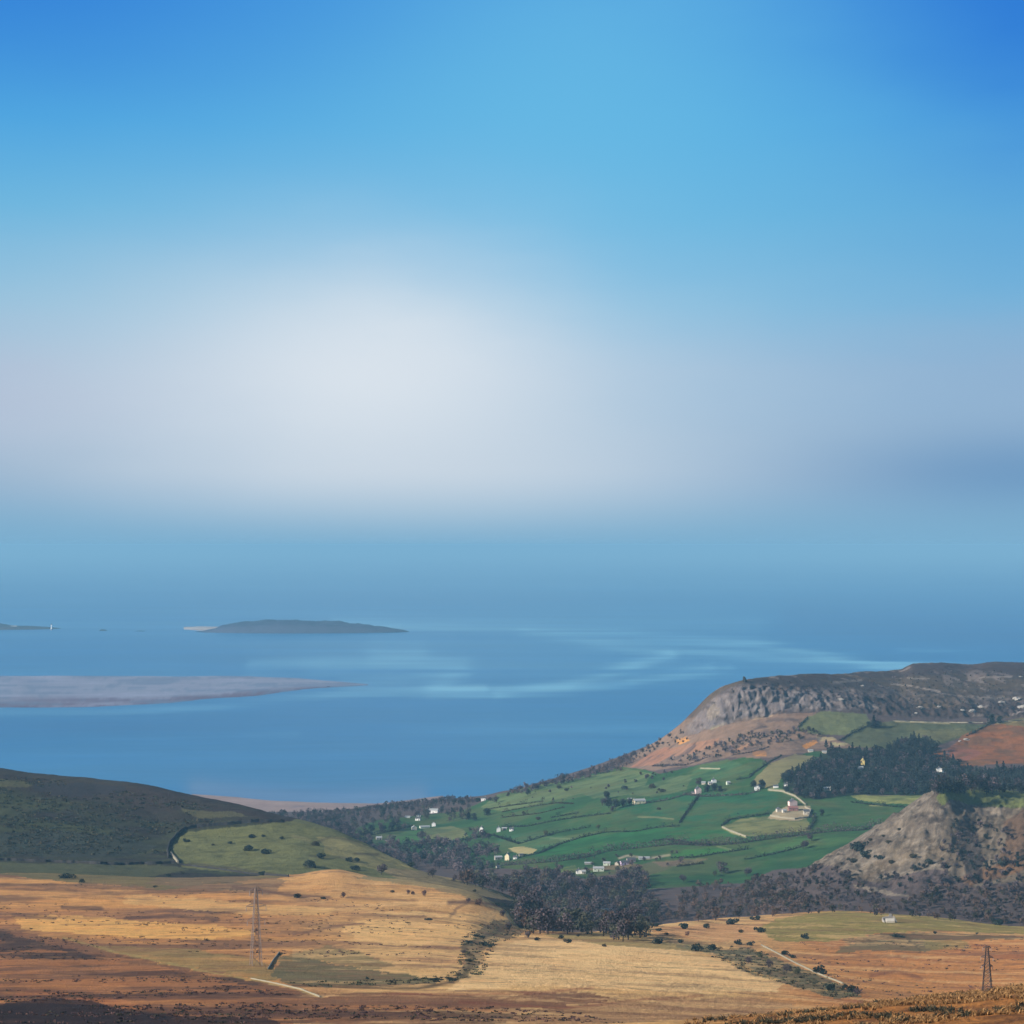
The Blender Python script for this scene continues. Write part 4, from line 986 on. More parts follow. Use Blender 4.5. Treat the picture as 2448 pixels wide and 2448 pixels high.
wood('wood', 'dark evergreen plantation behind the farm on the middle slope',
     [(1868, 1890), (1876, 1858), (1940, 1832), (1985, 1798), (2080, 1806), (2118, 1802), (2148, 1778), (2222, 1776), (2240, 1800), (2205, 1818), (2290, 1828), (2300, 1850), (2460, 1846), (2600, 1840), (2600, 1900), (2260, 1898), (2200, 1900), (2030, 1898), (1950, 1910), (1900, 1902)],
     (10, 5.5), 10.5, ['broad', 'conifer', 'broad', 'conifer', 'broad'], 3, 160, (M_dark, M_dark, M_dark, M_dark, M_bare), 0.45, 0.8)
wood('wood', 'mauve bare wood filling the valley floor between the moor and the green fields',
     [(1120, 2104), (1220, 2098), (1340, 2100), (1440, 2108), (1490, 2100), (1545, 2092), (1545, 2160), (1575, 2190), (1560, 2208), (1545, 2245), (1480, 2252), (1400, 2232), (1270, 2236), (1225, 2200), (1260, 2165), (1190, 2135), (1080, 2112)],
     (15, 8), 11.5, ['broad', 'broad', 'broad', 'broad'], 5, 260, (M_bare, M_bare, M_red, M_moss), 0.35, 0.75)
wood('wood', 'brown mauve scrubby wood climbing right from the valley bottom towards the rocky hill',
     [(1550, 2150), (1600, 2160), (1640, 2128), (1780, 2110), (1830, 2100), (1900, 2140), (2000, 2178), (1850, 2192), (1700, 2203), (1560, 2208)],
     (14, 7), 6.5, ['broad', 'broad', 'broad', 'broad'], 6, 150, (M_red, M_gorse, M_red, M_red), 0.5, 0.55, keep=0.6)
wood('wood', 'brown bare woodland on the foot of the rocky hill at the right',
     [(1760, 2125), (1850, 2090), (1960, 2072), (2010, 2075), (2060, 2112), (2110, 2145), (2190, 2148), (2240, 2120), (2320, 2134), (2448, 2118), (2620, 2112), (2620, 2212), (2448, 2212), (2300, 2208), (2000, 2185), (1850, 2190)],
     (14, 7), 4.6, ['broad', 'broad', 'broad', 'broad'], 7, 120, (M_bare, M_red, M_gorse, M_red), 0.5, 0.55, keep=0.62)
wood('wood', 'scattered dusky trees round the village at the valley mouth',
     [(780, 1952), (900, 1942), (1010, 1938), (1130, 1925), (1120, 1962), (1060, 1972), (980, 1978), (940, 1998), (900, 2010), (850, 2000), (800, 1982)],
     (15, 7), 9.5, ['broad', 'broad', 'broad'], 9, 150, (M_bare, M_dark, M_moss), 0.35, 0.8, keep=0.62)
wood('wood', 'dusky wooded bank between the grassy knoll and the lowest green fields',
     [(880, 2012), (950, 2018), (1060, 2014), (1090, 2030), (1180, 2032), (1190, 2048), (1100, 2062), (1180, 2075), (1190, 2098), (1090, 2092), (1000, 2072), (930, 2040)],
     (13, 7), 10, ['broad', 'broad', 'broad'], 11, 170, (M_bare, M_dark, M_bare), 0.4, 0.8, keep=0.85)
wood('wood', 'bare wood along the shore below the sea end of the village',
     [(780, 1950), (800, 1944), (860, 1937), (920, 1930), (1000, 1922), (1080, 1914), (1140, 1912), (1150, 1920), (1060, 1930), (980, 1936), (880, 1950), (800, 1966), (720, 1962)],
     (11, 5), 7.5, ['broad', 'broad', 'broad'], 13, 100, (M_bare, M_dark, M_bare), 0.35, 0.75)
wood('wood', 'mauve tree belt climbing the seaward edge of the green fields',
     [(1215, 1900), (1260, 1884), (1340, 1864), (1400, 1850), (1460, 1826), (1510, 1806), (1520, 1822), (1480, 1846), (1400, 1862), (1320, 1880), (1260, 1898)],
     (10, 4.5), 7.5, ['broad', 'broad', 'broad'], 15, 100, (M_bare, M_red, M_bare), 0.35, 0.75)
wood('scrub', 'dusky scrub clinging to the steep brown slope below the cliff',
     [(1575, 1830), (1620, 1808), (1660, 1800), (1700, 1785), (1780, 1755), (1850, 1752), (1930, 1735), (1990, 1760), (1900, 1770), (1830, 1785), (1740, 1808), (1655, 1826), (1580, 1842)],
     (12, 5), 4.5, ['broad', 'broad'], 17, 70, (M_bare, M_gorse), 0.5, 0.7, cat='scrub', keep=0.6)
wood('scrub', 'thin dusky scrub along the seaward skyline under the cliff',
     [(1510, 1808), (1560, 1782), (1620, 1745), (1650, 1752), (1640, 1775), (1590, 1785), (1530, 1818)],
     (11, 5), 4.0, ['broad', 'broad'], 18, 70, (M_bare, M_red), 0.4, 0.7, cat='scrub', keep=0.5)
wood('scrub', 'low heather and gorse scrub along the rocky plateau of the headland',
     [(1790, 1640), (1900, 1630), (2100, 1620), (2200, 1605), (2448, 1605), (2600, 1600), (2600, 1700), (2448, 1700), (2150, 1690), (2000, 1675), (1850, 1655)],
     (15, 5), 1.7, ['broad', 'broad'], 19, 46, (M_bare, M_gorse), 0.5, 0.6, cat='scrub', keep=0.5)
wood('scrub', 'dark scrub scattered over the right flank of the rocky hill',
     [(2285, 1965), (2340, 1960), (2448, 2000), (2600, 1990), (2600, 2120), (2320, 2130), (2240, 2125), (2150, 2140), (2080, 2110), (2150, 2080), (2240, 2050)],
     (15, 8), 4.6, ['broad', 'broad'], 21, 90, (M_bare, M_dark), 0.5, 0.6, cat='scrub', keep=0.38)
wood('wood', 'dusky wood at the foot of the village between the beach and the grassy knoll',
     [(560, 1955), (640, 1950), (780, 1948), (810, 1972), (850, 1992), (890, 2004), (900, 2022), (960, 2060), (1010, 2085), (960, 2080), (800, 2000), (700, 1975), (560, 1972)],
     (12, 6), 9.0, ['broad', 'broad', 'broad'], 23, 150, (M_bare, M_dark, M_bare), 0.4, 0.75, over='headland')
wood('scrub', 'mauve scrub scattered over the pale pasture under the seaward belt',
     [(1230, 1912), (1300, 1885), (1420, 1868), (1520, 1845), (1640, 1835), (1660, 1870), (1640, 1890), (1560, 1900), (1440, 1905), (1330, 1915)],
     (14, 7), 3.4, ['broad', 'broad'], 24, 70, (M_bare, M_gorse), 0.5, 0.6, cat='scrub', keep=0.2)
wood('wood', 'loose grey trees among the small pastures of the lower village',
     [(940, 2020), (1010, 2008), (1060, 2014), (1140, 1975), (1180, 1990), (1170, 2015), (1200, 2030), (1180, 2045), (1090, 2030), (1000, 2030)],
     (16, 8), 8.0, ['broad', 'broad'], 25, 140, (M_bare, M_dark), 0.4, 0.7, keep=0.5)
wood('scrub', 'mauve thickets along the lanes round the lowest row of houses',
     [(1330, 2060), (1420, 2050), (1500, 2040), (1620, 2040), (1640, 2062), (1560, 2075), (1500, 2092), (1420, 2098), (1320, 2090)],
     (16, 8), 5.0, ['broad', 'broad'], 26, 110, (M_bare, M_moss), 0.5, 0.6, cat='scrub', keep=0.3)
# heather and rush clumps on the moor
def clumps(name, label, poly, n, size, mats, seed, over='moor', cat='heather', hgt=0.6, thr=None, qn=10):
    rng = np.random.RandomState(seed)
    P = np.array(poly, float); x0, y0 = P.min(0); x1, y1 = P.max(0)
    sx = rng.uniform(x0, x1, n * 2); sy = rng.uniform(y0, y1, n * 2)
    m = inpoly(poly, sx, sy); sx = sx[m][:n]; sy = sy[m][:n]
    C_, S_ = [], []
    for qx, qy in zip(sx, sy):
        h = hit(qx, qy, over)
        if h is None: continue
        l = h[0]
        if thr is not None and fbm(np.array([l.x * .4]), np.array([l.y]), 26, 3, 0.6, seed)[0] < thr: continue
        k = rng.uniform(.6, 1.3) * size
        pts = rng.normal(size=(qn, 3)) * np.array([.55, .35, .22 * hgt]) * k; pts[:, 2] = np.abs(pts[:, 2]) + 0.05
        C_.append(pts + np.array(l)); S_.append(rng.uniform(.25, .5, qn) * k)
    V, Q = quads(np.concatenate(C_), np.concatenate(S_), rng)
    me = np_mesh(name, V, Q); 
    for mt in mats: me.materials.append(mt)
    if len(mats) > 1:
        r_ = rng.randint(0, len(mats), len(C_)); me.polygons.foreach_set('material_index', np.repeat(r_, qn).astype(np.int32))
    o = link_mesh(name, me); tag(o, label, cat, kind='stuff'); return o
clumps('heather', 'dark heather clumps scattered across the rusty lower left moor', [(-200, 2230), (120, 2230), (400, 2310), (780, 2395), (1300, 2400), (1500, 2448), (-200, 2448)], 3000, 0.62, (M_red, M_gorse, M_red), 31, thr=0.0)
clumps('heather', 'dark heather flecks in bands over the orange moor at left', [(-200, 2100), (600, 2130), (900, 2160), (1150, 2200), (1000, 2300), (500, 2290), (-200, 2230)], 1700, 0.7, (M_gorse, M_red, M_red), 33, thr=0.08)
clumps('rushes', 'green brown rushes along the boggy stream line in the middle of the moor', [(1130, 2205), (1240, 2200), (1250, 2235), (1190, 2258), (1150, 2330), (1060, 2350), (760, 2362), (690, 2350), (1000, 2340), (1090, 2320), (1100, 2262)], 800, 0.9, (M_gorse, M_moss, M_gorse), 35, cat='rushes')
clumps('rushes', 'green brown rushes in the gully beside the track on the right moor', [(1640, 2262), (1790, 2262), (1900, 2310), (2060, 2380), (2000, 2390), (1880, 2355), (1760, 2315)], 600, 0.9, (M_gorse, M_moss, M_gorse), 37, cat='rushes')
clumps('heather', 'dark heather tufts over the orange moor at right', [(1850, 2255), (2500, 2235), (2500, 2370), (2050, 2390)], 700, 0.8, (M_gorse, M_red), 39, thr=0.15)
clumps('heather', 'dark heather cushions over the shaded hillside at left', [(-200, 1860), (100, 1860), (450, 1915), (600, 1950), (420, 1985), (400, 2040), (-200, 2050)], 2600, 1.6, (M_gorse, M_dark, M_gorse), 41, over='hill', thr=-0.1)

# --- tussocks on the near knoll: blades standing in clumps
def tussocks():
    rng = np.random.RandomState(77)
    Vs = []
    def blades(x, y, z, k, nb):
        th = rng.uniform(0, 6.28, nb); ln = rng.uniform(.5, 1.0, nb) * k
        sp = rng.uniform(.15, .95, nb) * k
        b = np.stack([x + rng.normal(size=nb) * .16 * k, y + rng.normal(size=nb) * .16 * k, np.full(nb, z)], 1)
        tip = b + np.stack([np.cos(th) * sp, np.sin(th) * sp, ln * .75], 1)
        midp = b + np.stack([np.cos(th) * sp * .35, np.sin(th) * sp * .35, ln * .55], 1)
        wv = np.stack([-np.sin(th), np.cos(th), 0 * th], 1) * (0.07 * k)
        Vs.append(np.stack([b - wv, b + wv, midp + wv, midp - wv], 1)); Vs.append(np.stack([midp - wv, midp + wv, tip + wv * .3, tip - wv * .3], 1))
    n = 0
    for qx in np.arange(1640, 2600, 5.0):
        for i in range(46):
            Yd = rng.uniform(190, 300); pxx = qx + rng.uniform(-3, 3)
            x = (pxx - CX) / F * Yd
            z = ground(x, Yd)
            if z is None: continue
            p = project(x, Yd, z + .6)
            if p[1] > 2470: continue
            if fbm(np.array([x]), np.array([Yd * .7]), 5.0, 3, .6, 79)[0] < -0.12 + 0.3 * rng.rand(): continue
            if rng.rand() > (pxx - 1620) / 350: continue
            blades(x, Yd, z - .05, rng.uniform(.22, .8) * (0.7 + 0.6 * rng.rand()), 12); n += 1
    V = np.concatenate(Vs).reshape(-1, 3); Q = np.arange(len(V)).reshape(-1, 4)
    me = np_mesh('tussock_grass', V, Q); me.materials.append(M_tuss); me.materials.append(M_gorse)
    cen = V.reshape(-1, 4, 3).mean(1)
    dk = fbm(cen[:, 0] * .5, cen[:, 1] * .5, 4.0, 3, .6, 91) > 0.12
    me.polygons.foreach_set('material_index', dk.astype(np.int32))
    o = link_mesh('tussock_grass', me); tag(o, 'tawny tussock grass on the near slope at the lower right', 'grass', kind='stuff')
tussocks()
# ================================================================== MATERIALS FOR BUILT THINGS
def plain(name, c, rough=0.85, var=0.25, scale=1.5, metal=0.0):
    m = bpy.data.materials.new(name); m.use_nodes = True
    t = NT(m.node_tree); b = t.n['Principled BSDF']
    g = t.new('ShaderNodeTexCoord')
    n = t.noise(g.outputs['Object'], scale, 5, 0.6)
    v = t.math('ADD', t.math('MULTIPLY', t.math('SUBTRACT', n, 0.5), 2 * var), 1.0)
    vv = t.new('ShaderNodeCombineXYZ')
    for i in range(3): t.put(vv.inputs[i], v)
    t.put(b.inputs['Base Color'], t.mix(1.0, (c[0], c[1], c[2], 1), vv.outputs[0], 'MULTIPLY'))
    b.inputs['Roughness'].default_value = rough; b.inputs['Metallic'].default_value = metal
    b.inputs['Specular IOR Level'].default_value = 0.3
    return m
M_white = plain('white_render', (.82, .81, .78)); M_cream = plain('cream_render', (.85, .72, .48)); M_pink = plain('pinkish_render', (.78, .58, .54))
M_stone = plain('grey_stone', (.30, .28, .25), .95, .4, 2.0); M_palestone = plain('pale_stone', (.50, .46, .38), .95, .35, 2.0)
M_slate = plain('slate_roof', (.085, .09, .10), .6, .3); M_redroof = plain('red_barn_sheet', (.27, .13, .115), .8); M_sheet = plain('pale_roof_sheet', (.34, .36, .36), .6)
M_lilac = plain('lilac_render', (.70, .56, .72)); M_yellow = plain('yellow_render', (.95, .72, .25)); M_glass = plain('window_glass', (.03, .04, .05), .15, .1)
M_green = plain('pale_green_sheet', (.52, .58, .46)); M_door = plain('door_paint', (.10, .08, .07)); M_steelp = plain('dull_galvanised_steel', (.26, .20, .17), .6, .3, 0.6, 0.3)
M_steel = plain('weathered_steel', (.075, .07, .075), .6, .3, 0.6, 0.3)
M_drywall = plain('shade_toned_stone', (.030, .028, .028), .95, .5, 1.5); M_litwall = plain('sunlit_toned_stone', (.26, .235, .17), .95, .4, 1.5)  # dark stone carries the walls' shade in its colour, pale stone their sunlight
M_ceramic = plain('insulator_porcelain', (.30, .27, .26), .3)

def box(bm, x0, x1, y0, y1, z0, z1):
    vs = [bm.verts.new((x, y, z)) for z in (z0, z1) for x, y in ((x0, y0), (x1, y0), (x1, y1), (x0, y1))]
    for f in ((3, 2, 1, 0), (4, 5, 6, 7), (0, 1, 5, 4), (1, 2, 6, 5), (2, 3, 7, 6), (3, 0, 4, 7)): bm.faces.new([vs[i] for i in f])
def part(name, fn, mat, parent, mesh=None):
    bm = bmesh.new(); fn(bm); return link_mesh(name, bm_mesh(name, bm), mat, parent)

def house(px, py, wpx, hpx, wall, roof, label, gable=False, rz=None, group=None, name='cottage', chim=1, cat='house', depth=None, zoff=0.0):
    h = hit(px, py + hpx * 0.5)
    if h is None: return
    loc = h[0]; D = loc.y; k = D / F
    W = max(wpx * k * 1.15, 2.6); Ht = max(hpx * k * 1.15, 2.2)
    Dp = depth or min(max(4.5, W * 0.62), 8.5)
    if gable: W, Dp = Dp, max(W, 3.2)                       # local x runs along the ridge
    a = rz if rz is not None else RN.uniform(-0.3, 0.3)
    if gable: a += math.pi / 2
    r = empty(name, (loc.x, loc.y + 1.0, loc.z - 0.1 + zoff), a)
    eave = Ht * 0.68; hx, hy = W / 2, Dp / 2
    def fw(bm):
        v = [bm.verts.new(p) for p in ((-hx, -hy, -1.5), (hx, -hy, -1.5), (hx, hy, -1.5), (-hx, hy, -1.5), (-hx, -hy, eave), (hx, -hy, eave), (hx, hy, eave), (-hx, hy, eave), (-hx, 0, Ht), (hx, 0, Ht))]
        for f in ((0, 1, 5, 4), (2, 3, 7, 6), (1, 2, 6, 9, 5), (3, 0, 4, 8, 7)): bm.faces.new([v[i] for i in f])
    part('wall', fw, wall, r)
    def fr(bm):
        o = 0.28; t = 0.16
        sl = (Ht - eave) / hy
        for s in (-1, 1):
            p = [(-hx - o, s * (hy + o), eave - sl * o), (hx + o, s * (hy + o), eave - sl * o), (hx + o, 0, Ht), (-hx - o, 0, Ht)]
            lo = [bm.verts.new((x, y, z + 0.02)) for x, y, z in p]; up = [bm.verts.new((x, y, z + t)) for x, y, z in p]
            for f in ((0, 1, 2, 3),): bm.faces.new([up[i] for i in f]); bm.faces.new([lo[i] for i in f][::-1])
            for i in range(4): bm.faces.new([lo[i], lo[(i + 1) % 4], up[(i + 1) % 4], up[i]])
    rf = part('roof', fr, roof, r)
    for i in range(chim):
        cx_ = (hx - 0.5) * (1 if i == 0 else -1)
        part('chimney', lambda bm: (box(bm, cx_ - .35, cx_ + .35, -.35, .35, Ht - .5, Ht + .9), box(bm, cx_ - .42, cx_ + .42, -.42, .42, Ht + .9, Ht + 1.02)), M_stone, rf)
    if wpx >= 7 and hpx >= 7:
        n = 3 if W > 7 else 2
        face = -hy - 0.03
        wz = eave * 0.55
        for i in range(n):
            x = -hx + (i + 0.5) * W / n
            if i == n // 2:
                part('door', lambda bm: box(bm, x - .42, x + .42, face, face + .08, 0, min(2.0, eave * .8)), M_door, r)
            else:
                f_ = part('window', lambda bm: box(bm, x - .5, x + .5, face, face + .08, wz - .1, wz + .95), M_white, r)
                part('pane', lambda bm: box(bm, x - .42, x + .42, face - .02, face + .02, wz - .02, wz + .87), M_glass, f_)
        if gable:
            f_ = part('window', lambda bm: box(bm, hx, hx + .05, -.45, .45, wz, wz + 1), M_white, r)
            part('pane', lambda bm: box(bm, hx + .04, hx + .07, -.37, .37, wz + .08, wz + .92), M_glass, f_)
    tag(r, label, cat, group)
    return r
S, Wt = M_slate, M_white
HOUSES = [
 (1156, 1910, 9, 8, Wt, S, 'small white cottage alone on the skyline between bare trees above the sea', False),
 (1037, 1939, 19, 9, Wt, M_sheet, 'longest bright white building of the village at the valley mouth', False),
 (1001, 1949, 8, 7, Wt, S, 'upper of two small white cottages one behind the other in the village', False),
 (999, 1958, 10, 7, Wt, S, 'lower of two small white cottages one behind the other in the village', False),
 (975, 1953, 11, 4, M_sheet, M_sheet, 'low pale grey shed left of the paired white village cottages', False),
 (1037, 1971, 8, 9, Wt, M_stone, 'white cottage end-on right of the long pale village shed', True),
 (1015, 1977, 20, 5, M_green, M_sheet, 'long low pale shed above the yellow green pasture of the village', False),
 (990, 1980, 10, 9, M_palestone, M_sheet, 'pale stone gabled cottage at the top corner of the small bright field', True),
 (906, 2004, 12, 7, M_palestone, M_sheet, 'pale stone cottage lowest left of the village among dark trees', False),
 (1151, 1983, 8, 12, Wt, S, 'tall narrow white house with grey trees below it', True),
 (1192, 1983, 8, 11, Wt, S, 'white house at the left end of the row on the hedge lane', True),
 (1206, 1981, 10, 5, M_stone, M_sheet, 'low grey outbuilding between two white houses on the hedge lane', False),
 (1223, 1983, 8, 7, Wt, S, 'small white cottage at the right end of the row on the hedge lane', False),
 (1213, 2049, 9, 15, M_cream, S, 'tallest bright cream house standing below the straw coloured patch', True),
 (1232, 2050, 8, 7, Wt, S, 'small pale cottage just right of the tall cream house', False),
 (1191, 2051, 15, 8, M_stone, M_sheet, 'broad grey barn just left of the tall cream house', False),
 (1191, 2072, 8, 6, M_palestone, S, 'tiny pale hut below the broad grey barn', False),
 (1246, 2044, 9, 5, M_stone, S, 'low grey shed on the right of the tall cream house group', False),
 (1669, 1890, 12, 15, M_pink, S, 'tall pinkish white gabled house against dark trees on the upper fields', True),
 (1657, 1896, 7, 6, M_palestone, S, 'small stone lean-to building left of the tall pinkish house', False),
 (1682, 1872, 8, 6, M_palestone, M_sheet, 'small grey white shed behind the tall pinkish house', False),
 (1698, 1873, 8, 7, M_palestone, M_sheet, 'small pale shed left of the brightest round topped upper cottage', False),
 (1707, 1867, 9, 9, Wt, S, 'bright white cottage above the dark tree clump on the upper fields', True),
 (1741, 1872, 7, 7, M_green, M_sheet, 'small pale green shed standing alone right of the dark tree clump', False),
 (1528, 1916, 24, 10, M_cream, M_sheet, 'long cream farmhouse at the right end of the dark tree clump', False),
 (1506, 1911, 8, 5, M_stone, M_sheet, 'little grey shed tucked against the left end of the long cream farmhouse', False),
 (1384, 2084, 11, 10, Wt, S, 'white house at the left end of the lowest row beside the bare wood', True),
 (1395, 2085, 8, 8, M_palestone, M_sheet, 'pale outbuilding touching the leftmost white house of the lowest row', False),
 (1431, 2078, 22, 10, M_green, M_sheet, 'broad pale green house with a light roof in the middle of the lowest row', False),
 (1451, 2065, 14, 8, M_green, M_sheet, 'pale green shed behind the broad pale green house', False),
 (1407, 2064, 16, 5, M_stone, M_sheet, 'low grey barn behind the left end of the lowest row', False),
 (1476, 2064, 9, 8, M_palestone, S, 'small brown stone hut left of the lilac house', True),
 (1493, 2063, 17, 9, M_lilac, S, 'lilac washed house under a very dark slate roof', False),
 (1509, 2057, 18, 10, M_stone, S, 'dark slate roofed barn right behind the lilac house', False),
 (1540, 2051, 22, 5, M_sheet, M_sheet, 'long low pale shed at the right end of the lowest row', False),
 (1451, 2176, 26, 6, M_stone, M_sheet, 'grey roofed barn half hidden deep in the bare valley wood', False),
 (1895, 1919, 17, 13, M_pink, S, 'pinkish white farmhouse at the top of the stone walled yard', True),
 (1896, 1933, 20, 9, M_redroof, M_redroof, 'dull red barn in front of the pinkish white farmhouse', False),
 (1862, 1936, 10, 9, M_palestone, S, 'small pale byre at the left of the stone walled yard', True),
 (1875, 1939, 8, 7, M_palestone, M_sheet, 'little pale shed between the byre and the red barn', False),
 (1928, 1942, 12, 11, M_palestone, S, 'pale stone outbuilding at the right end of the walled yard', False),
 (1810, 1884, 11, 10, Wt, S, 'white cottage in front of the round dark tree clump left of the farm track', True),
 (1817, 1878, 7, 6, M_palestone, S, 'tiny pale shed behind the white cottage in the dark tree clump', False),
 (1855, 1880, 10, 6, Wt, S, 'low white cottage at the top end of the pale farm track', False),
 (1879, 1876, 7, 7, Wt, S, 'small white cottage at the left edge of the evergreen plantation', False),
 (1978, 1886, 14, 7, M_palestone, M_sheet, 'pale grey house along the lower edge of the evergreen plantation', False),
 (1948, 1891, 8, 5, M_stone, M_sheet, 'dim grey shed left of the pale house under the plantation', False),
 (2063, 1821, 8, 15, M_yellow, S, 'tall glowing yellow and cream house in the middle of the dark plantation', True),
 (2056, 1836, 14, 6, M_sheet, M_sheet, 'low pale blue grey shed just below the tall yellow house', False),
 (2246, 1840, 11, 9, Wt, S, 'bright white cottage at the right between plantation and orange bracken', True),
 (2257, 1843, 8, 7, Wt, S, 'smaller white cottage touching the bright one beside the orange bracken', False),
 (1938, 1795, 10, 5, M_palestone, M_sheet, 'pale hut above the plantation left corner', False),
 (1971, 1798, 9, 5, M_palestone, M_sheet, 'pale hut touching the upper left edge of the plantation', False),
 (30, 1497, 18, 6, Wt, M_sheet, 'white keeper cottage on the dark rocky point at far left', False),
]
for hh in HOUSES:
    z = dict()
    px_, py_, w_, h_, wa, ro, lab, gb = hh
    if px_ == 30: continue
    nm = 'barn' if 'barn' in lab else 'shed' if ('shed' in lab or 'hut' in lab or 'byre' in lab or 'outbuilding' in lab or 'lean-to' in lab) else 'cottage' if 'cottage' in lab else 'house'
    house(px_, py_, w_, h_, wa, ro, lab, gb, name=nm, chim=0 if nm in ('barn', 'shed') else (1 if w_ < 15 else 2), cat=nm)

# far keeper cottage and lighthouse on the point, 9 km away
def far_loc(px, py):
    Yd = CAMH * F / (py - HZ); return Vector(((px - CX) / F * Yd, Yd, 0))
l = far_loc(30, 1504)
r = empty('cottage', (l.x, l.y + 30, 3.0), 0.1)
part('wall', lambda bm: box(bm, -12, 12, -4, 4, -2, 7), Wt, r)
part('roof', lambda bm: [bm.faces.new([bm.verts.new(p) for p in q]) for q in (((-13, -5, 7), (13, -5, 7), (13, 0, 10.5), (-13, 0, 10.5)), ((13, 5, 7), (-13, 5, 7), (-13, 0, 10.5), (13, 0, 10.5)), ((-12, -4, 7), (-12, 4, 7), (-12, 0, 10.4)), ((12, 4, 7), (12, -4, 7), (12, 0, 10.4)))], M_sheet, r)
for x in (-8, -3, 3, 8): part('window', lambda bm: box(bm, x - 1, x + 1, -4.06, -3.9, 2.5, 5), M_glass, r)
tag(r, 'white keeper cottages on the dark rocky point at far left', 'cottage')
l = far_loc(123, 1505)
r = empty('lighthouse', (l.x, l.y + 10, 0.0))
def cone(bm, r0, r1, z0, z1, k=20):
    a = [bm.verts.new((math.cos(i * 2 * math.pi / k) * r0, math.sin(i * 2 * math.pi / k) * r0, z0)) for i in range(k)]
    b = [bm.verts.new((math.cos(i * 2 * math.pi / k) * r1, math.sin(i * 2 * math.pi / k) * r1, z1)) for i in range(k)]
    for i in range(k): bm.faces.new([a[i], a[(i + 1) % k], b[(i + 1) % k], b[i]])
    bm.faces.new(b); bm.faces.new(a[::-1])
part('plinth', lambda bm: (cone(bm, 5.5, 5.0, -3, 3)), M_stone, r)
part('tower', lambda bm: (cone(bm, 3.6, 3.1, 3, 9), cone(bm, 3.1, 2.7, 9, 20)), Wt, r)
part('gallery', lambda bm: cone(bm, 3.3, 3.3, 20, 20.6), M_door, r)
part('lantern', lambda bm: (cone(bm, 1.6, 1.6, 20.6, 23)), M_glass, r)
part('dome', lambda bm: cone(bm, 1.8, 0.2, 23, 25), M_door, r)
tag(r, 'pale lighthouse rising from the sea off the dark point at far left', 'lighthouse')

# ruined stone sheepfold on the green rise
h = hit(2129, 2206)[0]; k = h.y / F
r = empty('ruined_barn', (h.x, h.y, h.z - .1), 0.05)
Wd = 28 * k; Dp = 7.0
def ruinwall(bm):
    rng = random.Random(3)
    def seg(x0, y0, x1, y1, z0, z1):
        n = 6
        for i in range(n):
            a, b = i / n, (i + 1) / n; z = z0 + (z1 - z0) * (i + .5) / n + rng.uniform(-.25, .25)
            xa, ya, xb, yb = x0 + (x1 - x0) * a, y0 + (y1 - y0) * a, x0 + (x1 - x0) * b, y0 + (y1 - y0) * b
            if abs(x1 - x0) > abs(y1 - y0): box(bm, min(xa, xb), max(xa, xb) - .003, ya - .3, ya + .3, -.8, z)
            else: box(bm, xa - .3, xa + .3, min(ya, yb), max(ya, yb) - .003, -.8, z)
    seg(-Wd / 2, Dp, Wd / 2, Dp, 2.4, 3.2); seg(-Wd / 2, 0.31, -Wd / 2, Dp - .31, 1.0, 2.2); seg(Wd / 2, 0.31, Wd / 2, Dp - .31, 1.0, 3.0)
part('wall', ruinwall, M_stone, r)
part('gable', lambda bm: (box(bm, 0.6, 2.2, Dp - .25, Dp + .35, 2.6, 4.4),), M_stone, r)
part('roof', lambda bm: [bm.faces.new([bm.verts.new(p) for p in q]) for q in (((-2.6, -.3, 1.2), (2.6, -.3, 1.2), (2.6, 2.6, 2.3), (-2.6, 2.6, 2.3)), ((-2.6, -.3, 1.2), (-2.6, -.3, -.5), (2.6, -.3, -.5), (2.6, -.3, 1.2)), ((-2.6, -.3, 1.2), (-2.6, 2.6, 2.3), (-2.6, 2.6, -.5), (-2.6, -.3, -.5)), ((2.6, -.3, 1.2), (2.6, -.3, -.5), (2.6, 2.6, -.5), (2.6, 2.6, 2.3)))], M_palestone, r)
tag(r, 'ruined stone barn with a bright low roof on the green rise at the right', 'ruin')

# rock stack on the headland tip
h = hit(1781, 1631)[0]
bm = bmesh.new(); bmesh.ops.create_icosphere(bm, subdivisions=3, radius=1)
for v in bm.verts:
    n = vnoise(np.array([v.co.x * 2 + 5]), np.array([v.co.y * 2 + v.co.z * 3]))[0]
    v.co = Vector((v.co.x * 2.6 * (1 - .35 * max(v.co.z, 0)), v.co.y * 2.6, v.co.z * 4.6)) * (1 + .22 * n)
o = link_mesh('rock_pinnacle', bm_mesh('rock_pinnacle', bm), M_drywall, None, (h.x, h.y + 2, h.z + 2.5))
o.rotation_euler = (0, -.25, 0)
tag(o, 'dark rock pinnacle standing on the skyline at the cliff tip', 'rock')

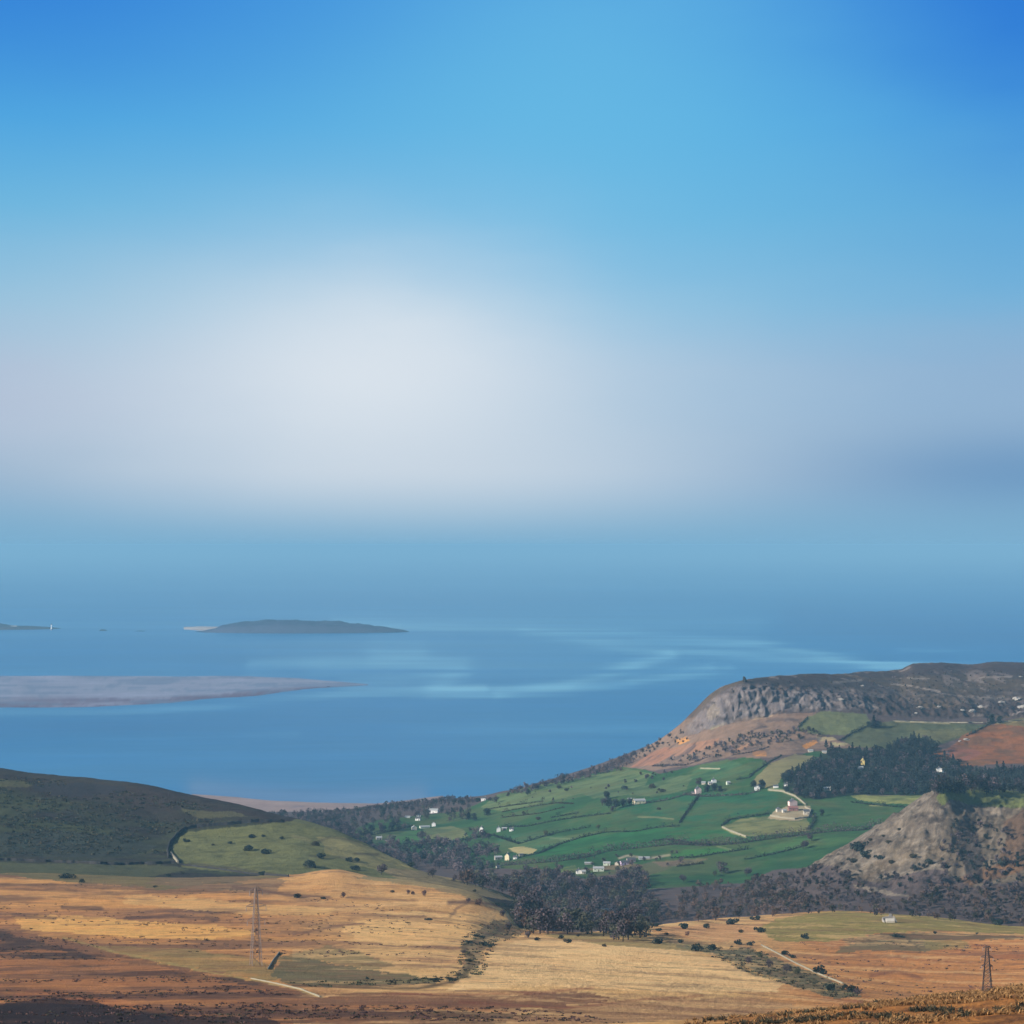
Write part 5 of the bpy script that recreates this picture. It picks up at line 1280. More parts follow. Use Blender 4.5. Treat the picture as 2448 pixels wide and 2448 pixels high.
# ================================================================== DRY STONE WALLS
def sample_path(pts, step_px, over=None):
    res = []
    for (x0, y0), (x1, y1) in zip(pts[:-1], pts[1:]):
        n = max(1, int(math.hypot(x1 - x0, y1 - y0) / step_px))
        for i in range(n):
            h = hit(x0 + (x1 - x0) * i / n, y0 + (y1 - y0) * i / n, over)
            if h: res.append(h[0])
    h = hit(*pts[-1], over)
    if h: res.append(h[0])
    # drop jumps
    out_ = [res[0]]
    for p in res[1:]:
        if (p - out_[-1]).length < 120: out_.append(p)
    return out_
def stone_wall(pts, label, mat, height=1.4, thick=0.7, over=None, group=None):
    P = sample_path(pts, 4, over)
    rng = random.Random(len(P))
    org = P[0].copy()
    bm = bmesh.new(); rings = []
    for i, p in enumerate(P):
        a = P[max(0, i - 1)]; b = P[min(len(P) - 1, i + 1)]
        d = Vector((b.x - a.x, b.y - a.y, 0)); d = d.normalized() if d.length > 1e-3 else Vector((1, 0, 0))
        n = Vector((-d.y, d.x, 0)); hh = height * rng.uniform(.8, 1.15); q = p - org
        rings.append([bm.verts.new(q + n * (thick * .5) + Vector((0, 0, -.6))), bm.verts.new(q + n * (thick * .32) + Vector((0, 0, hh))), bm.verts.new(q - n * (thick * .32) + Vector((0, 0, hh * rng.uniform(.94, 1.04)))), bm.verts.new(q - n * (thick * .5) + Vector((0, 0, -.6)))])
    for r0, r1 in zip(rings[:-1], rings[1:]):
        for i in range(3): bm.faces.new([r0[i], r0[i + 1], r1[i + 1], r1[i]])
    bm.faces.new(rings[0]); bm.faces.new(rings[-1][::-1])
    o = link_mesh('stone_wall', bm_mesh('stone_wall', bm), mat, None, org)
    tag(o, label, 'wall', group)
    return o
stone_wall([(-60, 2052), (0, 2057), (150, 2062), (280, 2068), (420, 2064)], 'dark dry stone wall running level below the shaded hillside at left', M_drywall, 1.9, 1.0)
stone_wall([(403, 2052), (400, 2036), (404, 2020), (420, 2000), (438, 1984), (470, 1978), (560, 1970), (620, 1964), (680, 1966)], 'dark dry stone wall curving up and along the top of the grassy knoll', M_drywall, 2.3, 1.3)
stone_wall([(426, 2064), (417, 2052), (408, 2042)], 'sunlit pale stretch of wall at the bend below the grassy knoll', M_litwall, 1.8, 1.6)
stone_wall([(430, 2068), (520, 2078), (600, 2090), (690, 2096)], 'low dark wall between the grassy knoll and the ochre moor', M_drywall, 1.2, .8)
stone_wall([(600, 2340), (660, 2352), (720, 2366), (765, 2384)], 'pale tumbled wall climbing to the left on the lower moor', M_litwall, .4, .4)
stone_wall([(640, 2318), (655, 2294), (668, 2278)], 'short pale wall at the left edge of the dark green patch near the left pylon', M_litwall, .6, .4)
stone_wall([(1838, 1889), (1872, 1893), (1902, 1905), (1926, 1924)], 'pale wall beside the track curving down to the walled farm', M_litwall, 1.5, 1.2)
stone_wall([(1727, 1978), (1750, 1989), (1784, 2001)], 'pale wall at the left corner of the olive field below the farm', M_litwall, 1.5, 1.2)
stone_wall([(1842, 1951), (1870, 1956), (1900, 1959), (1932, 1955), (1938, 1938), (1925, 1930)], 'pale wall enclosing the farm yard', M_litwall, 1.7, 1.6)
stone_wall([(2135, 1724), (2200, 1727), (2290, 1728), (2350, 1728)], 'thin pale wall along the top of the high pasture', M_litwall, 1.0, .9)
stone_wall([(2382, 1729), (2430, 1723), (2520, 1718)], 'thin pale wall above the orange bracken at the right edge', M_litwall, 1.0, .9)
stone_wall([(1675, 1837), (1722, 1838)], 'short pale wall across the bright upper pasture', M_litwall, .9, .8)
stone_wall([(1820, 2260), (1850, 2275), (1900, 2302), (1950, 2326), (2015, 2352)], 'pale wall beside the bushes descending across the right moor', M_litwall, .55, .6)

# ================================================================== HEDGEROWS
def hedge(pts, label, hgt=2.2, mat=None, over='headland', width=1.3, dens=1.0, group=None, gaps=0.0, name='hedgerow', cat='hedge'):
    P = sample_path(pts, 3, over)
    rng = np.random.RandomState(int(pts[0][0] * 7 + pts[0][1]))
    org = np.array(P[0]); C_, S_ = [], []
    for a, b in zip(P[:-1], P[1:]):
        L_ = (b - a).length; n = max(1, int(L_ / 1.1)); nc = max(2, int(L_ / .45))
        C_.append(np.array([np.array(a.lerp(b, q / nc)) - org + np.array([0, 0, .35]) for q in range(nc)])); S_.append(np.full(nc, .62))
        for i in range(n):
            if rng.rand() < gaps: continue
            c = np.array(a.lerp(b, (i + rng.rand()) / n)) - org
            hh = hgt * 1.2 * (0.7 + 0.75 * rng.rand() ** 2) 
            tall = rng.rand() < 0.08
            if tall: hh = max(hh * 1.6, rng.uniform(3, 6))
            m_ = max(4, int((34 if tall else 11) * dens))
            wd_ = width * (1.9 if tall else 1.0)
            pts_ = np.stack([rng.normal(size=m_) * .5 * wd_, rng.normal(size=m_) * .5 * wd_, rng.uniform(-.2, 1, m_) * hh], 1) + c
            C_.append(pts_); S_.append(rng.uniform(.35, .75, m_))
    V, Q = quads(np.concatenate(C_), np.concatenate(S_), rng)
    o = link_mesh(name, np_mesh(name, V, Q), mat or M_gorse, None, tuple(org))
    tag(o, label, cat, group); return o
HD = M_dark
hedge([(1240, 2051), (1290, 2040), (1340, 2018), (1385, 2004), (1410, 1998)], 'dark hedge climbing right from the tall cream house through the bright green fields', 1.8, HD)
hedge([(1410, 1998), (1450, 1990), (1520, 1988), (1575, 1978), (1625, 1975)], 'thin dark hedge across the middle of the large green field', 1.2, HD)
hedge([(1625, 1968), (1640, 1945), (1660, 1918), (1672, 1902)], 'dark hedge running down from the pinkish house to the field corner', 1.5, HD)
hedge([(1200, 1978), (1260, 1976), (1330, 1962), (1400, 1952), (1460, 1945)], 'long dark hedge above the row of houses on the hedge lane', 1.6, HD)
hedge([(1100, 2010), (1180, 1998), (1240, 2018), (1300, 2000), (1330, 1992)], 'broken dark hedge below the small pastures left of centre', 1.7, HD)
hedge([(1305, 1996), (1340, 1990), (1400, 1980), (1410, 1977)], 'dark hedge right of the grey tree in the middle fields', 2.0, HD)
hedge([(1315, 1956), (1360, 1948), (1385, 1944)], 'short dark hedge among the upper middle pastures', 1.6, HD)
hedge([(1200, 1942), (1260, 1930), (1330, 1920), (1370, 1922)], 'faint hedge line across the pale upper pasture', 1.0)
hedge([(1200, 1955), (1290, 1945), (1350, 1930)], 'faint second hedge line under the pale upper pasture', 1.0)
hedge([(1540, 1922), (1600, 1912), (1640, 1900), (1680, 1905), (1780, 1900), (1815, 1892)], 'brown hedge joining the long cream farmhouse and the pinkish house', 1.9, M_bare)
hedge([(1760, 1865), (1790, 1860), (1800, 1850), (1840, 1822), (1870, 1806)], 'dark hedge along the left side of the tan field', 1.5, HD)
hedge([(1725, 1975), (1745, 1960), (1800, 1952), (1840, 1946)], 'dark hedge round the upper left of the olive field', 1.8, HD)
hedge([(1948, 1950), (1945, 1968), (1932, 1984)], 'dark hedge curving down the right of the farm yard', 2.0, HD)
hedge([(1560, 2010), (1600, 2008), (1700, 2022)], 'short dark hedge at the top of the small bright field', 1.4, HD)
hedge([(1605, 2052), (1660, 2050), (1720, 2040), (1790, 2030)], 'dark hedge under the small bright field', 1.6, HD)
hedge([(1780, 2056), (1850, 2042), (1920, 2024), (1930, 2020)], 'dark hedge sloping across the lower right green field', 1.6, HD)
hedge([(1618, 2072), (1682, 2064)], 'short hedge above the lone field trees', 1.4, width=2.0, dens=1.6)
hedge([(2035, 1918), (2090, 1925), (2170, 1931)], 'dark hedge along the lower edge of the yellow green strip', 1.6, HD)
hedge([(1905, 1744), (1918, 1730), (1932, 1716)], 'dark wall hedge at the left end of the high pasture', 1.6, HD)
hedge([(2010, 1770), (2040, 1752), (2070, 1738), (2088, 1732)], 'dark hedge dividing the two high pastures', 1.4, HD)
hedge([(2310, 1760), (2340, 1745), (2372, 1728)], 'dark hedge at the top left of the orange bracken', 1.4, HD)
hedge([(1560, 1832), (1640, 1830), (1700, 1808)], 'ragged hedge between brown slope and top pasture', 1.8, M_bare)
hedge([(1750, 1806), (1800, 1798), (1840, 1786)], 'brown hedge along a ledge on the bracken slope', 1.5, M_bare)
hedge([(1180, 2072), (1250, 2066), (1330, 2060), (1400, 2050), (1450, 2036)], 'tall mauve tree hedge from the cream house to the broad green row', 4.0, M_bare, width=2.2, dens=1.8)
hedge([(1450, 2036), (1520, 2028), (1600, 2020), (1640, 2018)], 'tall mauve tree belt above the lilac house', 5.0, M_bare, width=2.4, dens=2.0)
hedge([(1600, 2018), (1680, 2022), (1760, 2018), (1850, 2004), (1930, 1996)], 'tall mauve tree belt under the olive field', 4.6, M_bare, width=2.4, dens=2.0)
hedge([(1930, 1994), (1990, 1988), (2060, 1985), (2110, 1972)], 'tall dark tree belt below the farm reaching the rocky hill', 4.6, M_bare, width=2.4, dens=2.0)
hedge([(880, 1998), (950, 1985), (985, 1976)], 'dark hedge by the small bright village field', 2.6, HD)
hedge([(1060, 2016), (1100, 2010), (1150, 2000)], 'dark hedge above the small bright lower field', 2.4, HD)
hedge([(1080, 2060), (1130, 2050), (1160, 2036)], 'dark hedge right of the wooded bank', 2.4, HD)
hedge([(1165, 1935), (1230, 1925), (1300, 1916)], 'thin hedge high on the pale seaward pasture', 1.0)

# ================================================================== PYLONS
def pylon(px, py, hpx, label, rz, tf, M_steel, fat=1.0):
    h = hit(px, py)[0]; H = hpx * h.y / F
    r = empty('electricity_pylon', (h.x, h.y, h.z), rz)
    def lerp_w(z):                       # half width of the body
        t = z / H
        return fat * body_w(t, H)
    def body_w(t, H):
        return H * (0.066 * (1 - t / .52) + .040 * (t / .52)) if t < .52 else H * (.040 * (1 - (t - .52) / .48) + .014 * ((t - .52) / .48))
    tk = H * tf
    def bar(bm, a, b, w):
        a = Vector(a); b = Vector(b); d = (b - a)
        if d.length < 1e-4: return
        m_ = Matrix.Translation((a + b) / 2) @ d.to_track_quat('Z', 'Y').to_matrix().to_4x4() @ Matrix.Diagonal((w, w, d.length, 1))
        bmesh.ops.create_cube(bm, size=1.0, matrix=m_)
    lv = [0, .13, .25, .36, .45, .52, .60, .68, .76, .84, .92, 1.0]
    for sx in (-1, 1):
        for sy in (-1, 1):
            def leg(bm):
                bar(bm, (sx * lerp_w(0) , sy * lerp_w(0), -.6), (sx * lerp_w(0), sy * lerp_w(0), 0.02), tk * 2)
                for a, b in zip(lv[:-1], lv[1:]):
                    bar(bm, (sx * lerp_w(a * H), sy * lerp_w(a * H), a * H), (sx * lerp_w(b * H), sy * lerp_w(b * H), b * H), tk * 1.25)
            part('leg', leg, M_steel, r)
    def brace(bm):
        for a, b in zip(lv[:-1], lv[1:]):
            wa, wb = lerp_w(a * H), lerp_w(b * H); za, zb = a * H, b * H
            for (c0, c1) in (((-1, -1), (1, -1)), ((1, -1), (1, 1)), ((1, 1), (-1, 1)), ((-1, 1), (-1, -1))):
                bar(bm, (c0[0] * wa, c0[1] * wa, za), (c1[0] * wb, c1[1] * wb, zb), tk * .7)
                bar(bm, (c1[0] * wa, c1[1] * wa, za), (c0[0] * wb, c0[1] * wb, zb), tk * .7)
                if a > 0: bar(bm, (c0[0] * wa, c0[1] * wa, za), (c1[0] * wa, c1[1] * wa, za), tk * .7)
    part('bracing', brace, M_steel, r)
    for t_, ln in ((.57, .115), (.755, .130), (.955, .085)):
        z = t_ * H; w_ = lerp_w(z); A = ln * H
        def arm(bm):
            for s in (-1, 1):
                for sy in (-1, 1):
                    bar(bm, (s * w_, sy * w_, z), (s * A, 0, z + .006 * H), tk * .9)
                    bar(bm, (s * lerp_w(z + .045 * H), sy * lerp_w(z + .045 * H), z + .045 * H), (s * A, 0, z + .012 * H), tk * .9)
                for q in (.35, .65):
                    x_ = s * (w_ + (A - w_) * q)
                    bar(bm, (x_, -w_ * (1 - q), z), (x_, w_ * (1 - q), z), tk * .6); bar(bm, (x_, 0, z), (x_, 0, z + .045 * H * (1 - q) + .01 * H), tk * .6)
        ar = part('cross_arm', arm, M_steel, r)
        for s in (-1, 1):
            def ins(bm):
                for i in range(7):
                    m_ = Matrix.Translation((s * A, 0, z - .012 * H * (i + .5) * .7)) 
                    bmesh.ops.create_cone(bm, cap_ends=True, segments=8, radius1=tk * 1.0, radius2=tk * .45, depth=.007 * H, matrix=m_)
            part('insulator', ins, M_ceramic, ar)
    part('earth_wire_peak', lambda bm: (bar(bm, (-.008 * H, 0, H * .995), (0, 0, H * 1.02), tk), bar(bm, (.008 * H, 0, H * .995), (0, 0, H * 1.02), tk)), M_steel, r)
    tag(r, label, 'pylon')
pylon(612, 2308, 186, 'taller steel lattice pylon standing on the ochre moor at the left', 0.35, .0044, M_steelp)
pylon(2360, 2374, 112, 'smaller steel lattice pylon on the orange moor at the lower right', -0.35, .0080, M_steel, 1.5)

# ================================================================== SINGLE TREES AND BUSHES
def T(px, py, h, kind, label, group=None, wide=1.0): put_tree(px, py, h, kind, label, group, wide)
KN = 'bushes on the grassy knoll'
for a in [
 (600, 2003, 14, 'darkbush', 'bush at the top of the pair above the largest double bush on the grassy knoll'), (629, 2001, 8, 'darkbush', 'small round bush right of the topmost bush on the grassy knoll'),
 (674, 2006, 9, 'darkbush', 'small bush highest to the right on the grassy knoll'), (596, 2034, 20, 'darkbush', 'double-stemmed dark bush in the middle of the grassy knoll'),
 (634, 2042, 20, 'darkbush', 'upright dark bush right of the middle one on the grassy knoll'), (551, 2017, 9, 'darkbush', 'lone small bush in the left part of the grassy knoll'),
 (509, 2021, 6, 'bush', 'tiny pale bush nearest the curving wall on the grassy knoll'), (627, 2092, 14, 'darkbush', 'dark bush leaning on the low wall under the grassy knoll'),
 (739, 2074, 24, 'darkbush', 'wide dark thicket at the right foot of the grassy knoll'), (766, 2052, 18, 'darkbush', 'dark bush just above the wide thicket on the knoll'),
 (754, 2022, 15, 'bush', 'thin bush on the upper right shoulder of the knoll'), (445, 2012, 12, 'darkbush', 'dark bush beside the curving wall'),
 (837, 2060, 16, 'darkbush', 'left one of two dark bushes on the tan slope right of the knoll'), (855, 2060, 15, 'darkbush', 'right one of two dark bushes on the tan slope right of the knoll'),
 (849, 2080, 18, 'darkbush', 'dark bush straight below the pair on the tan slope'), (981, 2072, 18, 'darkbush', 'dark bush against the wood edge above the tan slope'),
 (197, 2110, 12, 'darkbush', 'dark bush at the edge of the ochre moor under the long wall'), (435, 2089, 8, 'bush', 'small brown bush just under the wall bend'),
 (402, 2095, 10, 'darkbush', 'dark bush on the green strip left below the wall bend')]:
    T(*a)
T(161, 2100, 16, 'darkbush', 'broad low dark thicket on the green strip under the long wall', wide=1.9)
T(370, 2120, 5, 'darkbush', 'low dark bush where green strip meets ochre moor', wide=2)
T(913, 2092, 34, 'bare', 'largest round purple bare tree at the top edge of the ochre moor')
T(1034, 2098, 26, 'bare', 'bare tree on the skyline right of the big round purple one')
T(1088, 2106, 20, 'bare', 'smaller bare tree between moor top and wooded bank')
for a in [
 (711, 2147, 16, 'darkbush', 'dark round bush nearest the left pylon on the ochre moor'), (773, 2150, 10, 'bush', 'low brown bush between the two rounder ones near the pylon'),
 (821, 2146, 18, 'russet', 'small russet round tree on the bright ochre moor right of the pylon'), (938, 2134, 8, 'bush', 'small leaning bush left of the bush trio on the ochre moor'),
 (975, 2139, 14, 'russet', 'left bush of the trio on the upper ochre moor'), (987, 2140, 13, 'russet', 'middle bush of the trio on the upper ochre moor'),
 (1016, 2143, 18, 'russet', 'right and largest bush of the trio on the upper ochre moor'), (1135, 2132, 8, 'bush', 'tiny bush near the upper right end of the ochre moor'),
 (1119, 2159, 16, 'russet', 'russet bush at the left end of the dark thicket line'), (1146, 2164, 20, 'russet', 'widest russet bush of the dark thicket line'),
 (1192, 2166, 12, 'darkbush', 'left one of two twin dark bushes near the wood'), (1204, 2166, 12, 'darkbush', 'right one of two twin dark bushes near the wood'),
 (1224, 2168, 11, 'darkbush', 'dark bush touching the wood edge'), (1204, 2192, 20, 'bare', 'bare grey tree at the head of the boggy stream'),
 (1218, 2226, 24, 'bare', 'taller bare tree by the boggy stream near the wood corner'), (1156, 2262, 16, 'darkbush', 'biggest dark bush beside the boggy stream'),
 (1175, 2265, 13, 'darkbush', 'round dark bush standing right of the boggy stream'), (1100, 2332, 10, 'russet', 'brown bush on the lower bend of the boggy stream'),
 (1342, 2244, 12, 'darkbush', 'dark bush left of the middle in the pale strip below the wood'), (1357, 2254, 16, 'darkbush', 'larger low bush in the pale strip below the wood'),
 (1382, 2239, 7, 'bush', 'tiny bush in the pale strip below the wood'), (1264, 2244, 20, 'bare', 'bare bush at the left end of the pale strip below the wood'),
 (1282, 2248, 12, 'bush', 'second bush from the left end of the pale strip below the wood'), (1446, 2263, 10, 'bush', 'single small bush on the olive bank below the wood'),
 (1574, 2257, 20, 'darkbush', 'dark bush on the olive bank right of centre'), (1547, 2237, 9, 'bush', 'small bush right next to the wood corner'),
 (1566, 2215, 14, 'darkbush', 'bush at the top of the scatter right of the wood corner'), (1574, 2226, 12, 'darkbush', 'bush just below the top one of the scatter'),
 (1593, 2235, 8, 'bush', 'small bush at the right end of the scatter'), (877, 2341, 8, 'darkbush', 'small dark bush alone on the straw slope above the stream'),
 (1637, 2220, 21, 'darkbush', 'round dark bush on the orange strip, largest of its row'), (1690, 2219, 15, 'darkbush', 'round dark bush on the orange strip, second of its row'),
 (1770, 2230, 12, 'bush', 'small brown bush on the orange strip, third of its row'), (1814, 2229, 18, 'darkbush', 'dark bush at the right end of the orange strip by the green rise'),
 (1927, 2244, 18, 'darkbush', 'lone dark bush on the left flank of the green rise'), (1644, 2238, 14, 'russet', 'wide brown bush below the largest one of the orange strip'),
 (1626, 2254, 12, 'darkbush', 'low bush at the left start of the gully bushes'), (1668, 2274, 24, 'darkbush', 'big dark bush at the left end of the gully'),
 (1705, 2272, 22, 'darkbush', 'dark bush second along the gully'), (1767, 2258, 17, 'darkbush', 'left one of two bushes on the upper bank of the gully'),
 (1795, 2260, 14, 'darkbush', 'right one of two bushes on the upper bank of the gully'), (1820, 2292, 22, 'mossy', 'greenish leafing bush beside the pale wall in the gully'),
 (1789, 2305, 22, 'bare', 'bare mauve bush in the widest part of the gully'), (1837, 2315, 24, 'bare', 'tall bare bush in the middle of the gully'),
 (1881, 2326, 28, 'bare', 'largest bare mauve bush of the gully'), (1874, 2282, 16, 'darkbush', 'dark bush above the pale wall on the orange moor'),
 (1892, 2290, 12, 'darkbush', 'small bush at the tail of the one above the pale wall'), (1964, 2328, 28, 'darkbush', 'dark round bush alone to the right of the pale wall'),
 (1907, 2331, 20, 'mossy', 'greenish bush right of the largest mauve gully bush'), (1986, 2368, 26, 'darkbush', 'dark bush near the lower end of the pale wall'),
 (2030, 2371, 24, 'darkbush', 'dark bush at the lower end of the gully'), (2050, 2380, 24, 'bare', 'last bare bush at the lower end of the gully'),
 (1751, 2210, 22, 'darkbush', 'dark evergreen bush breaking the moor skyline against the wood'), (1806, 2200, 18, 'darkbush', 'dark bush on the skyline at the left start of the green rise'),
 (2390, 2212, 22, 'darkbush', 'dark round bush at the far right end of the green rise'),
 (2235, 2232, 8, 'darkbush', 'small dark bush on the brown edge below the green rise'), (2336, 2233, 6, 'darkbush', 'tiny dark bush far right on the brown edge below the green rise')]:
    T(*a)
T(1023, 2200, 9, 'darkbush', 'low streaky dark bush in the middle of the straw coloured moor', wide=1.8)
T(1123, 2254, 9, 'darkbush', 'low flat bush left of the boggy stream', wide=2)
T(1146, 2240, 9, 'darkbush', 'low flat bush at the top of the boggy stream', wide=2.4)
T(1106, 2280, 12, 'bare', 'wide grey bush midway down the boggy stream', wide=1.5)
T(1119, 2298, 8, 'darkbush', 'low flat bush midway down the boggy stream', wide=2.4)
T(1075, 2345, 12, 'darkbush', 'dark bush on the outer bend of the stream', wide=1.8)
T(1040, 2346, 12, 'darkbush', 'wide dark bush left of the outer stream bend', wide=2.0)
T(2149, 2240, 10, 'darkbush', 'dark hollow under the ruin, stood in for by a wide low bush', wide=2.4)  # bush mesh stands in for the dark of the hollow
# valley trees
for a in [
 (1725, 2088, 34, 'bare', 'tallest bare round tree standing alone in the lower green field'), (1784, 2095, 28, 'bare', 'bare round tree right of the tallest one in the lower green field'),
 (1633, 2108, 24, 'bare', 'bare tree left of the tallest one at the lowest field corner'), (1710, 2095, 16, 'mossy', 'small greenish tree leaning on the tallest field tree'),
 (1920, 2030, 28, 'bare', 'bare tree where the lower hedge ends under the farm'), (1431, 1983, 14, 'mossy', 'small pale tree alone in the middle of the green slope'),
 (1304, 2000, 18, 'mossy', 'pale grey green tree at the hedge end in the middle fields'), (1493, 1887, 12, 'darkbush', 'small dark bush on the pale upper pasture'),
 (1285, 1960, 12, 'bush', 'small bush between two hedge lines in the middle fields'), (1251, 1948, 12, 'mossy', 'little tree on the upper middle pasture'),
 (2089, 1738, 30, 'conifer', 'tallest dark conifer between the two high pastures'), (2100, 1739, 20, 'evergreen', 'dark evergreen right of the tall conifer in the high pasture'),
 (2078, 1739, 18, 'evergreen', 'dark evergreen left of the tall conifer in the high pasture'), (2372, 1730, 28, 'evergreen', 'big dark evergreen at the right under the rocky plateau'),
 (2390, 1730, 22, 'evergreen', 'right neighbour of the big evergreen under the plateau'), (1803, 1886, 24, 'evergreen', 'left dark tree behind the white cottage left of the farm track'),
 (1822, 1886, 26, 'evergreen', 'right dark tree behind the white cottage left of the farm track'), (1690, 1893, 22, 'evergreen', 'dark tree just right of the tall pinkish house'),
 (1708, 1893, 24, 'evergreen', 'middle dark tree right of the pinkish house'), (1722, 1893, 18, 'evergreen', 'outermost dark tree right of the pinkish house'),
 (1672, 1876, 20, 'bare', 'bare tree behind the tall pinkish house'), (1975, 1787, 20, 'conifer', 'dark pointed tree at the upper left edge of the plantation'),
 (1440, 1926, 26, 'bare', 'bare tree at the left end of the dark clump beside the cream farmhouse'), (1455, 1932, 28, 'evergreen', 'second tree from the left in the clump beside the cream farmhouse'),
 (1472, 1934, 28, 'evergreen', 'middle dark tree in the clump beside the cream farmhouse'), (1490, 1930, 24, 'evergreen', 'fourth tree of the clump beside the cream farmhouse'),
 (1505, 1924, 20, 'evergreen', 'tree nearest the cream farmhouse in its clump'), (1450, 1912, 24, 'evergreen', 'tree rising at the back of the clump by the cream farmhouse'),
 (1464, 1940, 16, 'bare', 'low bare tree at the front of the clump by the cream farmhouse'),
 (1144, 1916, 14, 'darkbush', 'dark bush left of the skyline cottage'), (1172, 1916, 14, 'bare', 'bare tree right of the skyline cottage'),
 (1186, 1920, 20, 'bare', 'taller bare tree second to the right of the skyline cottage'), (1222, 1896, 12, 'evergreen', 'dark shrub on the seaward skyline right of the cottage'),
 (1262, 1902, 18, 'evergreen', 'dark tree on the pale pasture near the seaward belt'), (1165, 1950, 22, 'evergreen', 'dark tree in the small square clump left of the pale pasture'),
 (1105, 1958, 22, 'bare', 'grey tree beside the square dark clump'), (1120, 1960, 22, 'evergreen', 'left tree of the square dark clump in the village'),
 (1135, 1962, 22, 'evergreen', 'right tree of the square dark clump in the village'), (1152, 2004, 28, 'bare', 'grey tree below the tall narrow white house'),
 (1168, 2006, 20, 'bare', 'right neighbour of the grey tree below the narrow white house'), (1010, 2010, 30, 'bare', 'grey tree between the bright village field and the yellow green pasture'),
 (938, 1988, 30, 'evergreen', 'darkest tall tree above the small bright village field'), (952, 1986, 22, 'mossy', 'greenish tree right of the darkest village tree'),
 (1940, 2010, 22, 'bare', 'mauve bare tree hanging over the lower hedge end'), (1965, 1950, 18, 'evergreen', 'dark tree right of the walled farm'),
 (1575, 1936, 8, 'bush', 'little bush on the hedge right of the cream farmhouse'), (1560, 1884, 14, 'bush', 'bush in the middle of the greyish upper pasture'),
 (1580, 1894, 13, 'bush', 'bush right of centre in the greyish upper pasture'), (1545, 1862, 16, 'bare', 'small bare tree at the top of the greyish upper pasture'),
 (1335, 1885, 12, 'bush', 'bush near the seaward belt on the pale pasture'), (1355, 1890, 9, 'bush', 'tiny bush below the seaward belt')]:
    T(*a)
ORD = ['leftmost', 'second', 'third', 'fourth', 'fifth', 'sixth', 'seventh', 'eighth', 'ninth', 'tenth', 'eleventh', 'twelfth', 'thirteenth', 'fourteenth', 'fifteenth', 'sixteenth', 'seventeenth', 'eighteenth', 'nineteenth', 'twentieth', 'last']
def nth(i, what, where): return (ORD[i] + ' ' + what + ' ' + where) if i in (0, 20) else (ORD[i] + ' ' + what + ' from the left ' + where)
# conifers standing out of the plantation and trees of its front row
G = 'evergreens along the plantation edge'
for i, (x, y, hh, k) in enumerate([(1874, 1868, 24, 'evergreen'), (1888, 1858, 22, 'evergreen'), (1905, 1852, 22, 'conifer'), (1922, 1846, 22, 'evergreen'), (1945, 1836, 24, 'evergreen'), (1962, 1824, 24, 'conifer'), (1985, 1812, 26, 'evergreen'), (2005, 1808, 24, 'evergreen'), (2030, 1808, 26, 'conifer'), (2050, 1806, 24, 'evergreen'), (2072, 1808, 26, 'conifer'), (2095, 1808, 22, 'evergreen'), (2125, 1800, 24, 'evergreen'), (2146, 1790, 28, 'conifer'), (2165, 1784, 24, 'evergreen'), (2186, 1782, 26, 'evergreen'), (2208, 1782, 24, 'evergreen'), (2228, 1800, 22, 'evergreen')]):
    T(x, y, hh, k, nth(i, 'dark evergreen', 'along the uneven top edge of the plantation'), G)
G2 = 'trees along the lower plantation edge'
for i, (x, y, hh, k) in enumerate([(1880, 1896, 20, 'evergreen'), (1905, 1902, 22, 'bare'), (1925, 1908, 24, 'evergreen'), (1945, 1910, 22, 'bare'), (1968, 1908, 20, 'bare'), (1995, 1904, 22, 'bare'), (2020, 1902, 24, 'bare'), (2050, 1900, 22, 'bare'), (2080, 1898, 22, 'evergreen'), (2110, 1900, 22, 'bare'), (2140, 1900, 20, 'bare'), (2170, 1902, 20, 'evergreen'), (2200, 1900, 20, 'evergreen')]):
    T(x, y, hh, k, nth(i, 'tree', 'in the shaded lower edge row of the plantation'), G2)
G3 = 'trees on the skyline of the seaward belt'
for i, (x, y, hh) in enumerate([(1215, 1904, 13), (1238, 1897, 15), (1258, 1893, 14), (1282, 1886, 18), (1305, 1880, 14), (1326, 1874, 16), (1345, 1868, 26), (1362, 1866, 16), (1384, 1862, 18), (1405, 1858, 20), (1424, 1852, 18), (1445, 1846, 18), (1462, 1836, 18), (1480, 1826, 20), (1500, 1820, 18), (1516, 1806, 16), (1535, 1800, 14), (1550, 1792, 16), (1570, 1782, 12)]):
    T(x, y, hh, 'bare', nth(i, 'bare mauve tree', 'up the belt along the seaward skyline'), G3)
G4 = 'trees on the shore skyline'
for i, (x, y, hh) in enumerate([(792, 1950, 16), (806, 1948, 22), (822, 1946, 16), (838, 1944, 14), (852, 1942, 14), (868, 1940, 14), (884, 1938, 15), (900, 1937, 18), (918, 1935, 18), (934, 1933, 20), (950, 1931, 18), (966, 1929, 18), (984, 1928, 20), (1000, 1926, 18), (1018, 1924, 17), (1036, 1922, 18), (1054, 1920, 18), (1070, 1918, 20), (1086, 1918, 18), (1104, 1918, 14), (1124, 1918, 12)]):
    T(x, y, hh, 'bare', nth(i, 'dusky bare tree', 'in the line along the shore'), G4)
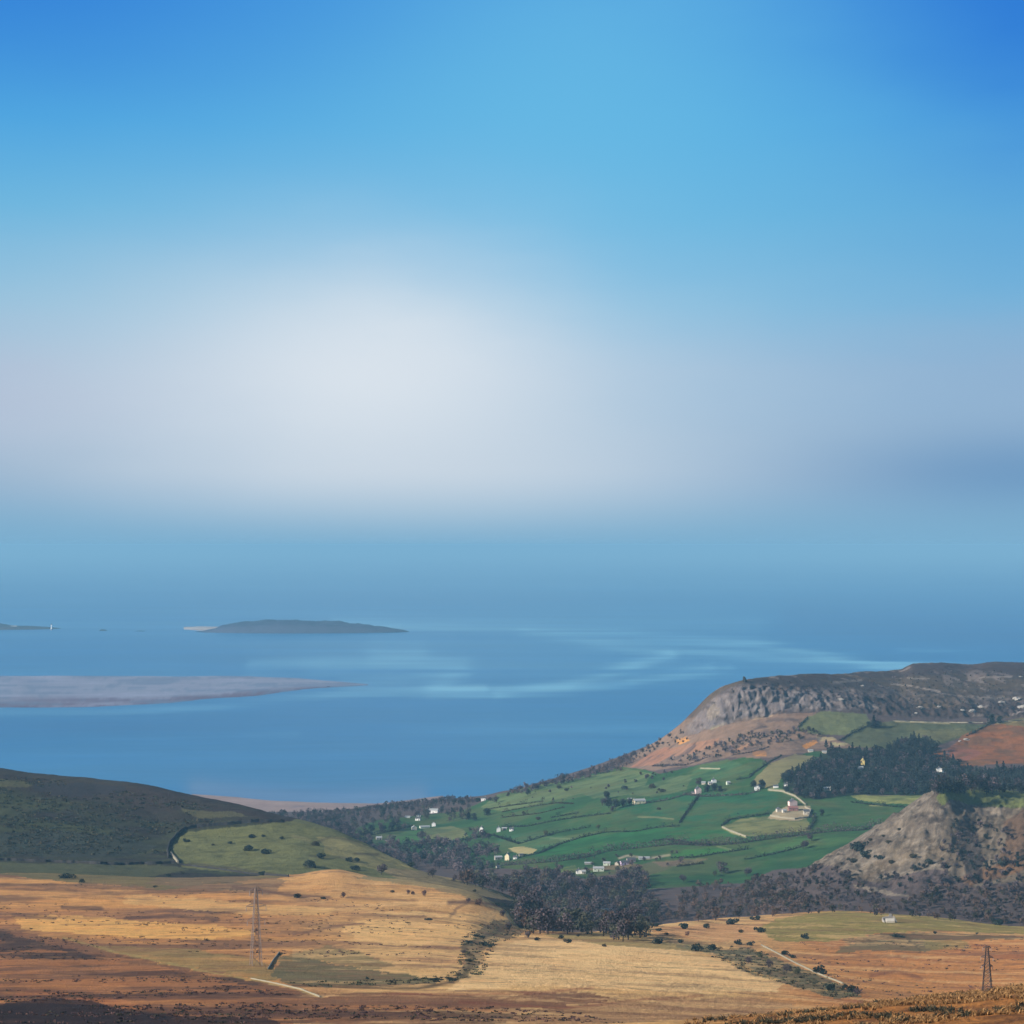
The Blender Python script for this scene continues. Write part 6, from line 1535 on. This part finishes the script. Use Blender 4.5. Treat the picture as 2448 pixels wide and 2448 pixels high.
# bushes on the rocky hill
for a in [(2058, 2032, 30, 'darkbush', 'narrow dark cleft bush halfway up the pale face of the rocky hill'), (2072, 2048, 24, 'darkbush', 'dark bush below the cleft on the pale face'), (2150, 1985, 9, 'bush', 'small bush high on the pale face'),
          (2112, 2000, 8, 'bush', 'tiny bush near the ridge of the pale face'), (2125, 2015, 10, 'bush', 'low bush across the upper pale face'), (2080, 2010, 9, 'bush', 'bush left on the upper pale face'), (2035, 2062, 16, 'bush', 'broad bush low on the left of the pale face'),
          (2130, 2065, 14, 'bush', 'bush in the middle of the lower pale face'), (2100, 2055, 16, 'darkbush', 'dark bush beside the cleft'), (2185, 2050, 14, 'bush', 'bush at the right of the lower pale face'), (2220, 2065, 16, 'darkbush', 'dark bush where the pale face turns to shadow')]:
    T(*a)
# pale outcrops along the plateau rim
OUT = [(2200, 1692, 16), (2245, 1690, 14), (2300, 1698, 12), (2325, 1700, 20), (2345, 1690, 16), (2395, 1680, 20), (2430, 1672, 26), (2445, 1690, 22), (2062, 1640, 12), (2010, 1672, 14), (2440, 1618, 10), (2190, 1705, 10), (2310, 1768, 14), (2295, 1772, 10)]
OL = ['pale rock at the left end of the outcrop line under the plateau rim', 'low pale rock left of the middle of the plateau rim', 'flat pale rock above the big dark evergreen to its left', 'broad pale rock just left above the big dark evergreen', 'pale rock behind the broad one above the big evergreen', 'pale rock right above the big dark evergreen',
 'largest pale rock at the right edge of the plateau rim', 'pale rock under the largest one at the right edge', 'lone pale rock near the skyline behind the cliff', 'pale rock at the top of the gullies right of the cliff', 'small pale rock near the skyline at the right edge', 'tiny pale rock lowest on the rim above the high pasture', 'larger pale rock at the top left of the orange bracken', 'smaller pale rock at the top left of the orange bracken']
rks = []
for s in range(3):
    bm = bmesh.new(); bmesh.ops.create_icosphere(bm, subdivisions=3, radius=1)
    for v in bm.verts:
        n = vnoise(np.array([v.co.x * 1.7 + s * 9]), np.array([v.co.y * 1.7 + v.co.z * 2.3]))[0]; n2_ = vnoise(np.array([v.co.x * 4 + s * 9]), np.array([v.co.y * 4 - v.co.z * 5]))[0]
        v.co *= 1 + .3 * n + .16 * n2_
    rks.append(bm_mesh('outcrop', bm))
for i, (x, y, w_) in enumerate(OUT):
    h = hit(x, y)[0]; k = w_ * h.y / F / 2
    o = link_mesh('rock_outcrop', rks[i % 3], M_stone, None, (h.x, h.y, h.z)); o.scale = (k, k * .7, k * .42); o.rotation_euler = (0, 0, i * 1.3)
    tag(o, OL[i], 'rock', 'pale rocks on the plateau' if y < 1760 else 'pale rocks by the bracken')
